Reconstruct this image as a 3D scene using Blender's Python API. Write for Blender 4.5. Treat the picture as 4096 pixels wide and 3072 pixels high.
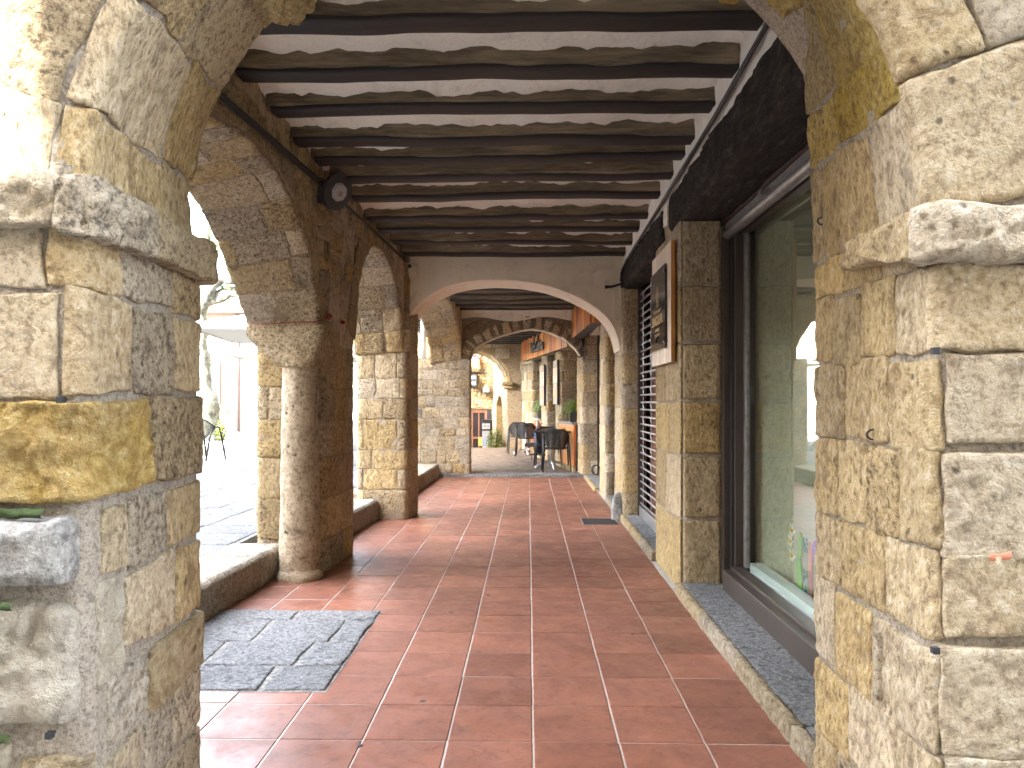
import bpy, math, random
import numpy as np
from mathutils import noise, Vector

# ------------------------------------------------------------------ scene, camera, light
for o in list(bpy.data.objects):
    bpy.data.objects.remove(o, do_unlink=True)
scene = bpy.context.scene
COL = scene.collection
PI = math.pi

cam_d = bpy.data.cameras.new('camera')
cam = bpy.data.objects.new('camera', cam_d)
COL.objects.link(cam)
cam.location = (0, 0, 1.39)
cam.rotation_euler = (PI / 2, 0, 0.0224)
cam_d.sensor_width = 36
cam_d.lens = 36 * 2906 / 4096
cam_d.shift_y = 70 / 4096
cam_d.clip_start = 0.05
cam_d.clip_end = 500
scene.camera = cam

SUN = Vector((0.5, 0.6, -0.50)).normalized()          # the way the sunlight travels
world = bpy.data.worlds.new('World')
scene.world = world
world.use_nodes = True
wn = world.node_tree
sky = wn.nodes.new('ShaderNodeTexSky')
sky.sky_type = 'NISHITA'
sky.sun_disc = False
sky.sun_elevation = math.asin(-SUN.z)
sky.sun_rotation = math.atan2(-SUN.x, -SUN.y)
sky.air_density = 1.0
sky.dust_density = 2.5
sky.ozone_density = 1.0
bg = wn.nodes['Background']
bg.inputs['Strength'].default_value = 0.15
hs = wn.nodes.new('ShaderNodeHueSaturation')
hs.inputs['Saturation'].default_value = 0.45
wn.links.new(sky.outputs[0], hs.inputs['Color'])
wn.links.new(hs.outputs[0], bg.inputs['Color'])

sd = bpy.data.lights.new('sun', 'SUN')
sd.energy = 2.0
sd.angle = math.radians(0.45)
sd.color = (1.0, 0.95, 0.86)
sun = bpy.data.objects.new('sun', sd)
COL.objects.link(sun)
sun.rotation_euler = SUN.to_track_quat('-Z', 'Y').to_euler()
sun.location = (-20, -30, 30)

scene.render.engine = 'CYCLES'
scene.cycles.max_bounces = 10
scene.cycles.diffuse_bounces = 6
scene.cycles.glossy_bounces = 4
scene.cycles.transmission_bounces = 6
scene.cycles.transparent_max_bounces = 12
scene.cycles.caustics_reflective = False
scene.cycles.caustics_refractive = False
scene.cycles.use_denoising = True
scene.render.resolution_x = 1024
scene.render.resolution_y = 768
vs = scene.view_settings
vs.view_transform = 'Standard'
vs.look = 'None'
vs.gamma = 1.0
vs.use_curve_mapping = False
vs.exposure = 5.3

# ------------------------------------------------------------------ helpers
def tag(o, label=None, cat=None, group=None, kind=None):
    if label: o['label'] = label
    if cat: o['category'] = cat
    if group: o['group'] = group
    if kind: o['kind'] = kind
    return o

def thing(name, loc, label, cat, group=None, rz=0.0):
    o = bpy.data.objects.new(name, None)
    COL.objects.link(o)
    o.location = loc
    o.rotation_euler = (0, 0, rz)
    o.empty_display_size = 0.1
    return tag(o, label, cat, group)

def link(name, me, m, parent=None, local=False):
    """me is in world coordinates unless local; the object is moved back by its parents' places"""
    o = bpy.data.objects.new(name, me)
    COL.objects.link(o)
    if m is not None and len(me.materials) == 0:
        me.materials.append(m)
    if parent is not None:
        o.parent = parent
        if not local:
            off = Vector((0, 0, 0)); p = parent
            while p is not None:
                off -= p.location; p = p.parent
            o.location = off
    return o

class MB:
    def __init__(s): s.v = []; s.f = []; s.smooth = []
    def add(s, vs_, fs, sm=False):
        n = len(s.v)
        s.v.extend([tuple(map(float, q)) for q in vs_])
        for f in fs:
            s.f.append([i + n for i in f]); s.smooth.append(sm)
        return s
    def box(s, a, b):
        (x0, y0, z0), (x1, y1, z1) = a, b
        return s.add([(x0,y0,z0),(x1,y0,z0),(x1,y1,z0),(x0,y1,z0),(x0,y0,z1),(x1,y0,z1),(x1,y1,z1),(x0,y1,z1)],
                     [(0,3,2,1),(4,5,6,7),(0,1,5,4),(1,2,6,5),(2,3,7,6),(3,0,4,7)])
    def prism(s, poly, z0, z1):
        n = len(poly)
        vs_ = [(x, y, z0) for x, y in poly] + [(x, y, z1) for x, y in poly]
        fs = [tuple(range(n - 1, -1, -1)), tuple(range(n, 2 * n))]
        fs += [(i, (i + 1) % n, n + (i + 1) % n, n + i) for i in range(n)]
        return s.add(vs_, fs)
    def obox(s, c, ax, ay, az):
        """box from a centre and three half-axis vectors"""
        c, ax, ay, az = map(Vector, (c, ax, ay, az))
        vs_ = [c + sx*ax + sy*ay + sz*az for sz in (-1, 1) for sx, sy in ((-1,-1),(1,-1),(1,1),(-1,1))]
        return s.add(vs_, [(0,3,2,1),(4,5,6,7),(0,1,5,4),(1,2,6,5),(2,3,7,6),(3,0,4,7)])
    def tube(s, pts, r, n=8, caps=True, squash=1.0):
        pts = [Vector(p) for p in pts]
        rs = r if isinstance(r, (list, tuple)) else [r] * len(pts)
        base = len(s.v)
        up = None
        for i, p in enumerate(pts):
            d = (pts[min(i+1, len(pts)-1)] - pts[max(i-1, 0)]).normalized()
            if up is None:
                up = Vector((0, 0, 1)) if abs(d.z) < 0.9 else Vector((1, 0, 0))
            a = d.cross(up)
            if a.length < 1e-5: a = d.cross(Vector((0, 1, 0)))
            a.normalize(); b = a.cross(d).normalized(); up = b
            for k in range(n):
                t = 2 * PI * k / n
                q = p + a * math.cos(t) * rs[i] + b * math.sin(t) * rs[i] * squash
                s.v.append(tuple(q))
        for i in range(len(pts) - 1):
            for k in range(n):
                s.f.append([base+i*n+k, base+i*n+(k+1)%n, base+(i+1)*n+(k+1)%n, base+(i+1)*n+k]); s.smooth.append(True)
        if caps:
            s.f.append([base + k for k in range(n-1, -1, -1)]); s.smooth.append(False)
            e = base + (len(pts)-1)*n
            s.f.append([e + k for k in range(n)]); s.smooth.append(False)
        return s
    def grid(s, P, sm=True, flip=False):
        nu, nv = P.shape[:2]; base = len(s.v)
        s.v.extend(map(tuple, P.reshape(-1, 3).tolist()))
        for i in range(nu - 1):
            for j in range(nv - 1):
                q = [base+i*nv+j, base+(i+1)*nv+j, base+(i+1)*nv+j+1, base+i*nv+j+1]
                if flip: q.reverse()
                s.f.append(q); s.smooth.append(sm)
        return s
    def mesh(s, name):
        me = bpy.data.meshes.new(name)
        me.from_pydata(s.v, [], s.f)
        me.polygons.foreach_set('use_smooth', s.smooth)
        me.update()
        return me
    def build(s, name, m, parent=None, local=False, bevel=0.0):
        o = link(name, s.mesh(name), m, parent, local)
        if bevel:
            b = o.modifiers.new('bevel', 'BEVEL'); b.width = bevel; b.segments = 2; b.limit_method = 'ANGLE'
        return o

def fbm(P, scale, seed, octv=3):
    """mathutils noise at an array of points"""
    sh = P.shape[:-1]; Q = P.reshape(-1, 3)
    ox = seed * 7.31 % 97
    out = np.array([noise.fractal(Vector((a*scale+ox, b*scale+ox, c*scale-ox)), 0.8, 2.0, octv) for a, b, c in Q.tolist()])
    return out.reshape(sh)

# ------------------------------------------------------------------ materials
def newmat(name):
    m = bpy.data.materials.new(name); m.use_nodes = True
    nt = m.node_tree
    return m, nt, nt.nodes['Principled BSDF']

def nd(nt, typ, **kw):
    n = nt.nodes.new(typ)
    for k, v in kw.items():
        if k.startswith('i_'): n.inputs[k[2:].replace('_', ' ')].default_value = v
        else: setattr(n, k, v)
    return n

def mixc(nt, fac, a, b, blend='MIX'):
    n = nt.nodes.new('ShaderNodeMix'); n.data_type = 'RGBA'; n.blend_type = blend
    for sock, val in ((n.inputs[0], fac), (n.inputs[6], a), (n.inputs[7], b)):
        if isinstance(val, (int, float)): sock.default_value = val
        elif isinstance(val, tuple): sock.default_value = (*val, 1) if len(val) == 3 else val
        else: nt.links.new(val, sock)
    return n.outputs[2]

def ramp(nt, src, stops):
    n = nt.nodes.new('ShaderNodeValToRGB')
    el = n.color_ramp.elements
    while len(el) < len(stops): el.new(0.5)
    for e, (p, c) in zip(el, stops):
        e.position = p; e.color = (c, c, c, 1) if isinstance(c, (int, float)) else (*c, 1)
    nt.links.new(src, n.inputs[0])
    return n.outputs[0]

def pos_vec(nt, rnd=True, scl=(1, 1, 1)):
    g = nt.nodes.new('ShaderNodeNewGeometry')
    v = g.outputs['Position']
    if scl != (1, 1, 1):
        mp = nd(nt, 'ShaderNodeMapping'); mp.inputs['Scale'].default_value = scl
        nt.links.new(v, mp.inputs['Vector']); v = mp.outputs[0]
    if rnd:
        oi = nt.nodes.new('ShaderNodeObjectInfo')
        m = nd(nt, 'ShaderNodeMath', operation='MULTIPLY'); m.inputs[1].default_value = 53.0
        nt.links.new(oi.outputs['Random'], m.inputs[0])
        a = nd(nt, 'ShaderNodeVectorMath', operation='ADD')
        nt.links.new(v, a.inputs[0]); nt.links.new(m.outputs[0], a.inputs[1]); v = a.outputs[0]
    return v

def nz(nt, v, scale, detail=4, rough=0.6, dist=0.0):
    n = nd(nt, 'ShaderNodeTexNoise'); n.inputs['Scale'].default_value = scale
    n.inputs['Detail'].default_value = detail; n.inputs['Roughness'].default_value = rough
    n.inputs['Distortion'].default_value = dist
    nt.links.new(v, n.inputs['Vector'])
    return n.outputs['Fac']

def math_(nt, op, a, b=None):
    n = nd(nt, 'ShaderNodeMath', operation=op)
    for s, val in ((n.inputs[0], a), (n.inputs[1], b)):
        if val is None: continue
        if isinstance(val, (int, float)): s.default_value = val
        else: nt.links.new(val, s)
    return n.outputs[0]

def stone_mat(name, c1, c2, dark=None, light=None, grain=38.0, pits=0.5, bump=0.8, dist=0.012, vary=0.35, scl=(1, 1, 1), speck=0.75):
    """weathered porous stone: big stains, crisp grain, dark pores, light shell flecks"""
    m, nt, b = newmat(name)
    v = pos_vec(nt, True, scl)
    dark = dark or tuple(x * 0.42 for x in c2)
    light = light or tuple(min(x * 1.45, 0.8) for x in c1)
    col = mixc(nt, ramp(nt, nz(nt, v, 3.2, 5, 0.62, 0.4), [(0.36, 0.0), (0.66, 1.0)]), c1, c2)
    g1 = nz(nt, v, grain, 7, 0.72)
    g2 = nz(nt, v, grain * 0.33, 5, 0.65, 0.6)
    col = mixc(nt, math_(nt, 'MULTIPLY', ramp(nt, g1, [(0.38, 1.0), (0.49, 0.0)]), speck), col, dark)
    col = mixc(nt, math_(nt, 'MULTIPLY', ramp(nt, g1, [(0.53, 0.0), (0.63, 1.0)]), speck), col, light)
    col = mixc(nt, math_(nt, 'MULTIPLY', ramp(nt, g2, [(0.34, 1.0), (0.46, 0.0)]), 0.6), col, dark)
    vo = nd(nt, 'ShaderNodeTexVoronoi'); vo.inputs['Scale'].default_value = grain * 0.55
    nt.links.new(v, vo.inputs['Vector'])
    pm = math_(nt, 'MULTIPLY', ramp(nt, vo.outputs['Distance'], [(0.10, 1.0), (0.26, 0.0)]), ramp(nt, nz(nt, v, 9, 3), [(0.5, 0.0), (0.62, 1.0)]))
    col = mixc(nt, math_(nt, 'MULTIPLY', pm, pits), col, tuple(x * 0.35 for x in dark))
    oi = nt.nodes.new('ShaderNodeObjectInfo')
    hv = nd(nt, 'ShaderNodeHueSaturation')
    nt.links.new(col, hv.inputs['Color'])
    nt.links.new(math_(nt, 'ADD', math_(nt, 'MULTIPLY', oi.outputs['Random'], vary), 1 - vary / 2), hv.inputs['Value'])
    r2 = math_(nt, 'FRACT', math_(nt, 'MULTIPLY', oi.outputs['Random'], 17.3))
    nt.links.new(math_(nt, 'ADD', math_(nt, 'MULTIPLY', r2, 0.5), 0.72), hv.inputs['Saturation'])
    nt.links.new(hv.outputs[0], b.inputs['Base Color'])
    b.inputs['Roughness'].default_value = 0.92
    b.inputs['Specular IOR Level'].default_value = 0.25
    g3 = nz(nt, v, grain * 1.9, 4, 0.75)
    col2 = mixc(nt, math_(nt, 'MULTIPLY', ramp(nt, g3, [(0.36, 1.0), (0.47, 0.0)]), speck * .8), hv.outputs[0], dark)
    nt.links.new(col2, b.inputs['Base Color'])
    h = math_(nt, 'ADD', math_(nt, 'MULTIPLY', g1, 1.1), math_(nt, 'MULTIPLY', g2, 1.3))
    h = math_(nt, 'ADD', h, math_(nt, 'MULTIPLY', g3, 0.7))
    h = math_(nt, 'SUBTRACT', h, math_(nt, 'MULTIPLY', pm, 0.7))
    bp = nd(nt, 'ShaderNodeBump'); bp.inputs['Strength'].default_value = min(bump * 1.2, 1); bp.inputs['Distance'].default_value = dist * 1.6
    nt.links.new(h, bp.inputs['Height']); nt.links.new(bp.outputs[0], b.inputs['Normal'])
    return m

def plain(name, c, rough=0.6, metal=0.0, spec=0.5, var=0.0, scale=8.0, bump=0.0, bscale=60.0, scl=(1, 1, 1), c2=None):
    m, nt, b = newmat(name)
    b.inputs['Roughness'].default_value = rough
    b.inputs['Metallic'].default_value = metal
    b.inputs['Specular IOR Level'].default_value = spec
    if var or c2:
        v = pos_vec(nt, True, scl)
        c2 = c2 or tuple(x * (1 - var) for x in c)
        nt.links.new(mixc(nt, ramp(nt, nz(nt, v, scale, 6, 0.65, 0.3), [(0.35, 0.0), (0.65, 1.0)]), c, c2), b.inputs['Base Color'])
    else:
        b.inputs['Base Color'].default_value = (*c, 1)
    if bump:
        v = pos_vec(nt, True, scl)
        bp = nd(nt, 'ShaderNodeBump'); bp.inputs['Strength'].default_value = bump; bp.inputs['Distance'].default_value = 0.01
        nt.links.new(nz(nt, v, bscale, 6, 0.7), bp.inputs['Height']); nt.links.new(bp.outputs[0], b.inputs['Normal'])
    return m

def emit(name, c, s):
    m, nt, b = newmat(name)
    b.inputs['Base Color'].default_value = (*c, 1)
    b.inputs['Emission Color'].default_value = (*c, 1); b.inputs['Emission Strength'].default_value = s
    return m

PALE = stone_mat('pale_travertine', (.66, .54, .36), (.53, .41, .25), light=(.74, .66, .53), dark=(.22, .15, .09), grain=34, pits=.85, bump=1.0, dist=.014, vary=.22, speck=.6)
TAN = stone_mat('tan_stone', (.54, .42, .235), (.44, .335, .19), light=(.62, .53, .40), dark=(.17, .12, .075), grain=46, pits=.6, dist=.010, vary=.32, scl=(1, 1, .55))
TAUPE = stone_mat('taupe_stone', (.50, .395, .25), (.40, .31, .19), light=(.60, .50, .35), dark=(.115, .085, .055), grain=40, pits=.7, dist=.014, vary=.3, speck=.9)
GOLD = stone_mat('golden_sandstone', (.50, .36, .15), (.42, .32, .18), light=(.66, .55, .32), dark=(.26, .16, .06), grain=27, pits=.5, bump=1.0, dist=.022, vary=.15, speck=.6)
ARCHGOLD = stone_mat('lichen_gold_stone', (.52, .37, .10), (.38, .29, .14), light=(.60, .50, .26), dark=(.17, .11, .05), grain=40, pits=.5, dist=.014, vary=.3)
CREAM = stone_mat('cream_rubble', (.52, .46, .35), (.42, .37, .29), light=(.68, .62, .50), dark=(.22, .18, .13), grain=16, pits=.4, dist=.025, vary=.2, speck=.35)
GREYST = stone_mat('grey_stone', (.33, .315, .29), (.27, .255, .23), light=(.50, .49, .47), dark=(.13, .125, .12), grain=30, pits=.3, dist=.012, vary=.2)
BROWN = stone_mat('brown_stone', (.54, .43, .26), (.42, .325, .195), light=(.46, .38, .28), dark=(.09, .065, .045), grain=40, pits=.6, dist=.012, vary=.4)
ROUGH = stone_mat('rubble_stone', (.50, .415, .29), (.39, .32, .22), light=(.56, .50, .42), dark=(.15, .12, .09), grain=32, pits=.6, dist=.014, vary=.4)
CREAMWALL = stone_mat('cream_wall_stone', (.36, .285, .175), (.28, .21, .12), light=(.50, .42, .28), dark=(.15, .10, .05), grain=26, pits=.5, dist=.014, vary=.35)  # cream stone shared by the walls, sills and houses
MORTAR = stone_mat('grey_mortar', (.48, .40, .30), (.40, .33, .24), light=(.50, .46, .40), dark=(.17, .14, .11), grain=70, pits=.2, dist=.008, vary=.0)
DARKMORTAR = stone_mat('brown_mortar', (.42, .33, .22), (.33, .25, .17), light=(.36, .30, .23), dark=(.08, .06, .045), grain=60, pits=.2, dist=.008, vary=.0)
GRANITE = stone_mat('granite', (.29, .285, .28), (.235, .235, .235), light=(.46, .455, .45), dark=(.07, .07, .072), grain=48, pits=.3, dist=.012, vary=.3)
PAVE = stone_mat('square_paving', (.20, .20, .20), (.16, .16, .16), light=(.22, .225, .23), dark=(.055, .055, .06), grain=45, pits=.3, dist=.008, vary=.3)
KERB = stone_mat('kerb_stone', (.40, .335, .24), (.32, .26, .185), light=(.48, .42, .33), dark=(.12, .095, .07), grain=36, pits=.5, dist=.012, vary=.25)
COLUMN = stone_mat('column_stone', (.48, .375, .24), (.39, .30, .19), light=(.54, .44, .30), dark=(.12, .085, .05), grain=30, pits=.9, bump=.8, dist=.010, vary=.0, speck=.6)

def tile_mat(name, c1, c2, r0, bumpy=.15):
    m, nt, b = newmat(name)
    v = pos_vec(nt, True)
    col = mixc(nt, ramp(nt, nz(nt, v, 4.5, 6, .65, .5), [(.34, 0.), (.66, 1.)]), c1, c2)
    col = mixc(nt, math_(nt, 'MULTIPLY', ramp(nt, nz(nt, v, 19, 5, .7, .8), [(.52, 0.), (.68, 1.)]), .55), col, tuple(x * .5 for x in c2))
    col = mixc(nt, math_(nt, 'MULTIPLY', ramp(nt, nz(nt, v, 7, 6, .75, 1.2), [(.56, 0.), (.70, 1.)]), .22), col, (.36, .22, .17))
    oi = nt.nodes.new('ShaderNodeObjectInfo')
    hv = nd(nt, 'ShaderNodeHueSaturation'); nt.links.new(col, hv.inputs['Color'])
    nt.links.new(math_(nt, 'ADD', math_(nt, 'MULTIPLY', oi.outputs['Random'], .34), .83), hv.inputs['Value'])
    nt.links.new(hv.outputs[0], b.inputs['Base Color'])
    nt.links.new(math_(nt, 'ADD', math_(nt, 'MULTIPLY', ramp(nt, nz(nt, v, 6, 6, .75), [(.35, 0.), (.65, 1.)]), .30), r0), b.inputs['Roughness'])
    bp = nd(nt, 'ShaderNodeBump'); bp.inputs['Strength'].default_value = bumpy; bp.inputs['Distance'].default_value = .004
    nt.links.new(nz(nt, v, 30, 6, .7), bp.inputs['Height']); nt.links.new(bp.outputs[0], b.inputs['Normal'])
    return m
TILE = tile_mat('terracotta_tile', (.265, .108, .068), (.175, .072, .048), .30)
TILE2 = tile_mat('worn_brown_tile', (.135, .10, .082), (.095, .072, .06), .34, .3)
GROUT = plain('pale_grout', (.52, .48, .43), .8, var=.3, scale=12)

def plaster_mat(name, c1, c2, c3, bump=.5):
    m, nt, b = newmat(name)
    v = pos_vec(nt, False)
    col = mixc(nt, ramp(nt, nz(nt, v, 1.6, 6, .65, .5), [(.38, 0.), (.62, 1.)]), c1, c2)
    col = mixc(nt, math_(nt, 'MULTIPLY', ramp(nt, nz(nt, v, 3.7, 8, .75, 1.0), [(.53, 0.), (.66, 1.)]), .6), col, c3)
    nt.links.new(col, b.inputs['Base Color']); b.inputs['Roughness'].default_value = .9
    bp = nd(nt, 'ShaderNodeBump'); bp.inputs['Strength'].default_value = bump; bp.inputs['Distance'].default_value = .012
    h = math_(nt, 'ADD', nz(nt, v, 22, 7, .7), math_(nt, 'MULTIPLY', nz(nt, v, 5, 4, .6, 1.), 1.5))
    nt.links.new(h, bp.inputs['Height']); nt.links.new(bp.outputs[0], b.inputs['Normal'])
    return m
PLASTER = plaster_mat('old_plaster', (.74, .67, .54), (.64, .57, .45), (.42, .36, .27))
SOFFIT = plaster_mat('smooth_lime_plaster', (.70, .63, .52), (.62, .55, .44), (.50, .42, .33), .2)
WHITEWASH = plaster_mat('whitewashed_ceiling', (.86, .83, .75), (.80, .76, .67), (.56, .50, .42), 1.0)
INNERWALL = stone_mat('smeared_wall', (.56, .45, .29), (.43, .34, .21), light=(.52, .43, .30), dark=(.14, .10, .06), grain=14, pits=.4, bump=.8, dist=.02, vary=.0, scl=(1, 1, .7), speck=.6)

def wood_mat(name, c1, c2, axis=0, rough=.6, scale=9, bump=.5):
    m, nt, b = newmat(name)
    scl = [1., 1., 1.]; scl[axis] = .09
    v = pos_vec(nt, True, tuple(s * 1.0 for s in scl))
    g = nz(nt, v, scale * 6, 7, .7, .3)
    col = mixc(nt, ramp(nt, g, [(.34, 0.), (.66, 1.)]), c1, c2)
    col = mixc(nt, math_(nt, 'MULTIPLY', ramp(nt, nz(nt, v, scale, 5, .6, .8), [(.5, 0.), (.7, 1.)]), .6), col, tuple(x * 1.9 for x in c1))
    nt.links.new(col, b.inputs['Base Color']); b.inputs['Roughness'].default_value = rough
    bp = nd(nt, 'ShaderNodeBump'); bp.inputs['Strength'].default_value = bump; bp.inputs['Distance'].default_value = .01
    nt.links.new(g, bp.inputs['Height']); nt.links.new(bp.outputs[0], b.inputs['Normal'])
    return m
BEAM = wood_mat('blackened_timber', (.20, .155, .095), (.055, .042, .029), 0, .5)
LINTEL = stone_mat('charred_timber', (.038, .028, .022), (.020, .015, .012), light=(.085, .068, .055), dark=(.006, .005, .004), grain=26, pits=.4, bump=1.0, dist=.02, vary=0, scl=(1, .22, 1), speck=.8)
REDWOOD = wood_mat('dark_red_soffit_wood', (.055, .026, .018), (.03, .014, .011), 1, .6)
BOARD = wood_mat('pale_board', (.62, .52, .42), (.55, .45, .35), 2, .5, 5, .1)
BOARDEDGE = wood_mat('varnished_board_edge', (.42, .19, .045), (.34, .14, .03), 2, .35, 5, .1)
DOORWOOD = wood_mat('brown_door_wood', (.17, .075, .04), (.12, .05, .028), 2, .45)
ORANGEWOOD = wood_mat('orange_door_wood', (.55, .20, .035), (.42, .14, .025), 2, .4)
SLATS = []
for i, c in enumerate([(.60, .20, .025), (.48, .12, .018), (.68, .28, .04), (.36, .08, .022), (.54, .21, .035), (.26, .08, .05)]):
    SLATS.append(wood_mat('slat_wood_%d' % i, c, tuple(x * .72 for x in c), 2, .35, 6, .15))
BARK = stone_mat('plane_tree_bark', (.17, .165, .13), (.09, .10, .08), light=(.34, .33, .27), dark=(.04, .04, .033), grain=9, pits=.2, dist=.02, vary=0, speck=.8)
BLACK = plain('black_metal', (.018, .018, .02), .45)
PLASTIC = plain('charcoal_plastic', (.011, .011, .012), .45)
ALU = plain('brushed_aluminium', (.55, .56, .58), .35, 1.0)
SILVER = plain('scuffed_silver', (.36, .34, .33), .45, .7, var=.4, scale=20)
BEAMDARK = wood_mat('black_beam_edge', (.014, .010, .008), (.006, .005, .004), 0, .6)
BRONZE = plain('brown_window_frame', (.075, .058, .047), .38, .3, var=.25, scale=6)
CABLE = plain('dark_cable', (.03, .027, .026), .6)
GUNMETAL = plain('dark_grey_steel', (.05, .048, .05), .5)
LENS = plain('grey_frosted_lens', (.45, .44, .45), .25)
RED = plain('red_cord', (.26, .03, .02), .7)
WHITE = plain('white_laminate', (.72, .75, .73), .45)
SHOPWALL = plain('olive_grey_shop_wall', (.42, .41, .31), .8, var=.12, scale=2)
PIPEW = plain('white_pipe', (.62, .65, .68), .4)
PIPEB = plain('brown_pipe', (.085, .05, .045), .5)
GREEN = plain('plant_green', (.13, .24, .035), .5, c2=(.26, .36, .09), scale=30)
DARKGREEN = plain('shrub_green', (.07, .14, .025), .5, c2=(.26, .26, .05), scale=16)
MOSS = plain('moss', (.045, .075, .012), .95, var=.5, scale=60, bump=1)
TERRACOTTA = plain('terracotta_planter', (.55, .19, .10), .7, var=.2, scale=12)
CANVAS = plain('cream_canvas', (.66, .64, .55), .8)
GOLDINK = plain('gold_ink', (.42, .30, .10), .4, .4)
PAPER = plain('paper', (.42, .42, .42), .7)
YPAPER = plain('yellow_notice', (.50, .26, .04), .7)
BLUE = plain('blue_plastic', (.03, .18, .50), .4)
LIQUID = plain('pale_pink_bottle', (.72, .66, .68), .3)
PURPLE = plain('purple_flower', (.30, .13, .42), .7)
PETAL = plain('white_petal', (.80, .78, .66), .7)
YELLOW = plain('yellow_centre', (.70, .38, .05), .7)
PINK = plain('salmon_card', (.78, .30, .24), .7)
LEAFCARD = plain('green_card', (.14, .36, .05), .6)
TEAL = plain('teal_fabric_flower', (.03, .22, .20), .7, var=.5, scale=90)
GREYSIGN = plain('grey_sign_face', (.045, .05, .058), .5)
WARM = emit('warm_bulb', (1.0, .42, .04), 1.6)
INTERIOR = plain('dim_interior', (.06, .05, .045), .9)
TRANSL = None

def glass_mat(name, tint, mirror):
    m, nt, b = newmat(name)
    nt.nodes.remove(b)
    out = nt.nodes['Material Output']
    tr = nd(nt, 'ShaderNodeBsdfTransparent'); tr.inputs[0].default_value = (*tint, 1)
    gl = nd(nt, 'ShaderNodeBsdfGlossy'); gl.inputs['Roughness'].default_value = .01; gl.inputs['Color'].default_value = (.95, 1, .98, 1)
    ge = nd(nt, 'ShaderNodeNewGeometry'); dt = nd(nt, 'ShaderNodeVectorMath', operation='DOT_PRODUCT')
    nt.links.new(ge.outputs['Incoming'], dt.inputs[0]); nt.links.new(ge.outputs['Normal'], dt.inputs[1])
    # Schlick: reflects on the outer face only
    k5 = math_(nt, 'POWER', math_(nt, 'SUBTRACT', 1.0, math_(nt, 'ABSOLUTE', dt.outputs['Value'])), 5.0)
    fr = math_(nt, 'MULTIPLY', math_(nt, 'ADD', math_(nt, 'MULTIPLY', k5, 1 - mirror), mirror), math_(nt, 'SUBTRACT', 1.0, ge.outputs['Backfacing']))
    mx = nd(nt, 'ShaderNodeMixShader')
    nt.links.new(fr, mx.inputs[0]); nt.links.new(tr.outputs[0], mx.inputs[1]); nt.links.new(gl.outputs[0], mx.inputs[2])
    nt.links.new(mx.outputs[0], out.inputs[0])
    return m
GLASS = glass_mat('shop_glass', (.90, .94, .91), .22)

# ------------------------------------------------------------------ masonry
class Path:
    """vertical surface over a plan polyline with rounded corners; u is arc length, v height"""
    def __init__(s, pts, r=.03, closed=False, side=1):
        P = [np.array(p, float) for p in pts]
        out = []
        n = len(P)
        for i, p in enumerate(P):
            if not closed and i in (0, n - 1): out.append(p); continue
            a, b = P[i - 1], P[(i + 1) % n]
            da, db = (a - p), (b - p)
            ra = min(r, np.linalg.norm(da) * .4); rb = min(r, np.linalg.norm(db) * .4)
            A = p + da / np.linalg.norm(da) * ra; B = p + db / np.linalg.norm(db) * rb
            for t in np.linspace(0, 1, 6): out.append((1-t)**2*A + 2*t*(1-t)*p + t*t*B)
        if closed: out.append(out[0])
        Q = np.array(out); d = np.linalg.norm(np.diff(Q, axis=0), axis=1)
        s.s = np.concatenate([[0], np.cumsum(d)]); s.Q = Q; s.L = s.s[-1]; s.closed = closed
        s.sign = side
    def __call__(s, u, v):
        if s.closed: u = np.mod(u, s.L)
        return np.stack([np.interp(u, s.s, s.Q[:, 0]), np.interp(u, s.s, s.Q[:, 1]), v + 0 * u], -1)

class Arch:
    """soffit between two profile curves with a ring on either face; u across the section, v along the arch"""
    def __init__(s, c0, c1, rad, sign=1):
        c0 = np.array(c0, float); c1 = np.array(c1, float)
        N = 80
        def res(c):
            d = np.concatenate([[0], np.cumsum(np.linalg.norm(np.diff(c, axis=0), axis=1))])
            t = np.linspace(0, d[-1], N); return np.stack([np.interp(t, d, c[:, k]) for k in range(3)], -1), d[-1]
        s.a, s.L = res(c0); s.b, _ = res(c1); s.N = N
        s.W = float(np.linalg.norm(s.a - s.b, axis=1).mean())
        tan = np.gradient(s.a, axis=0); tan /= np.linalg.norm(tan, axis=1)[:, None]
        wd = (s.b - s.a); wd[:, 2] = 0; wd /= np.linalg.norm(wd, axis=1)[:, None]
        r = np.cross(tan, wd); r /= np.linalg.norm(r, axis=1)[:, None]
        if r[N // 2, 2] < 0: r = -r
        s.r = r; s.sign = sign; s.closed = False
    def __call__(s, u, v):
        t = np.clip(v / s.L, 0, 1) * (s.N - 1); idx = np.arange(s.N)
        f = lambda A: np.stack([np.interp(t, idx, A[:, k]) for k in range(3)], -1)
        A, B, R = f(s.a), f(s.b), f(s.r)
        w = np.clip(u / s.W, 0, 1)[..., None]
        P = A * (1 - w) + B * w
        out = np.maximum(-u, 0) + np.maximum(u - s.W, 0)
        return P + R * out[..., None]

def surf_normal(S, u, v, e=.012):
    du = S(u + e, v) - S(u - e, v); dv = S(u, v + e) - S(u, v - e)
    n = np.cross(du, dv); ln = np.linalg.norm(n, axis=-1, keepdims=True); ln[ln < 1e-9] = 1
    return n / ln * S.sign

def knots(L, step, bev):
    k = [0, 0, bev * .35, bev]
    n = max(1, int((L - 2 * bev) / step))
    k += list(np.linspace(bev, L - bev, n + 1)[1:-1]) if n > 1 else []
    k += [L - bev, L - bev * .35, L, L]
    return np.array(k)

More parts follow.
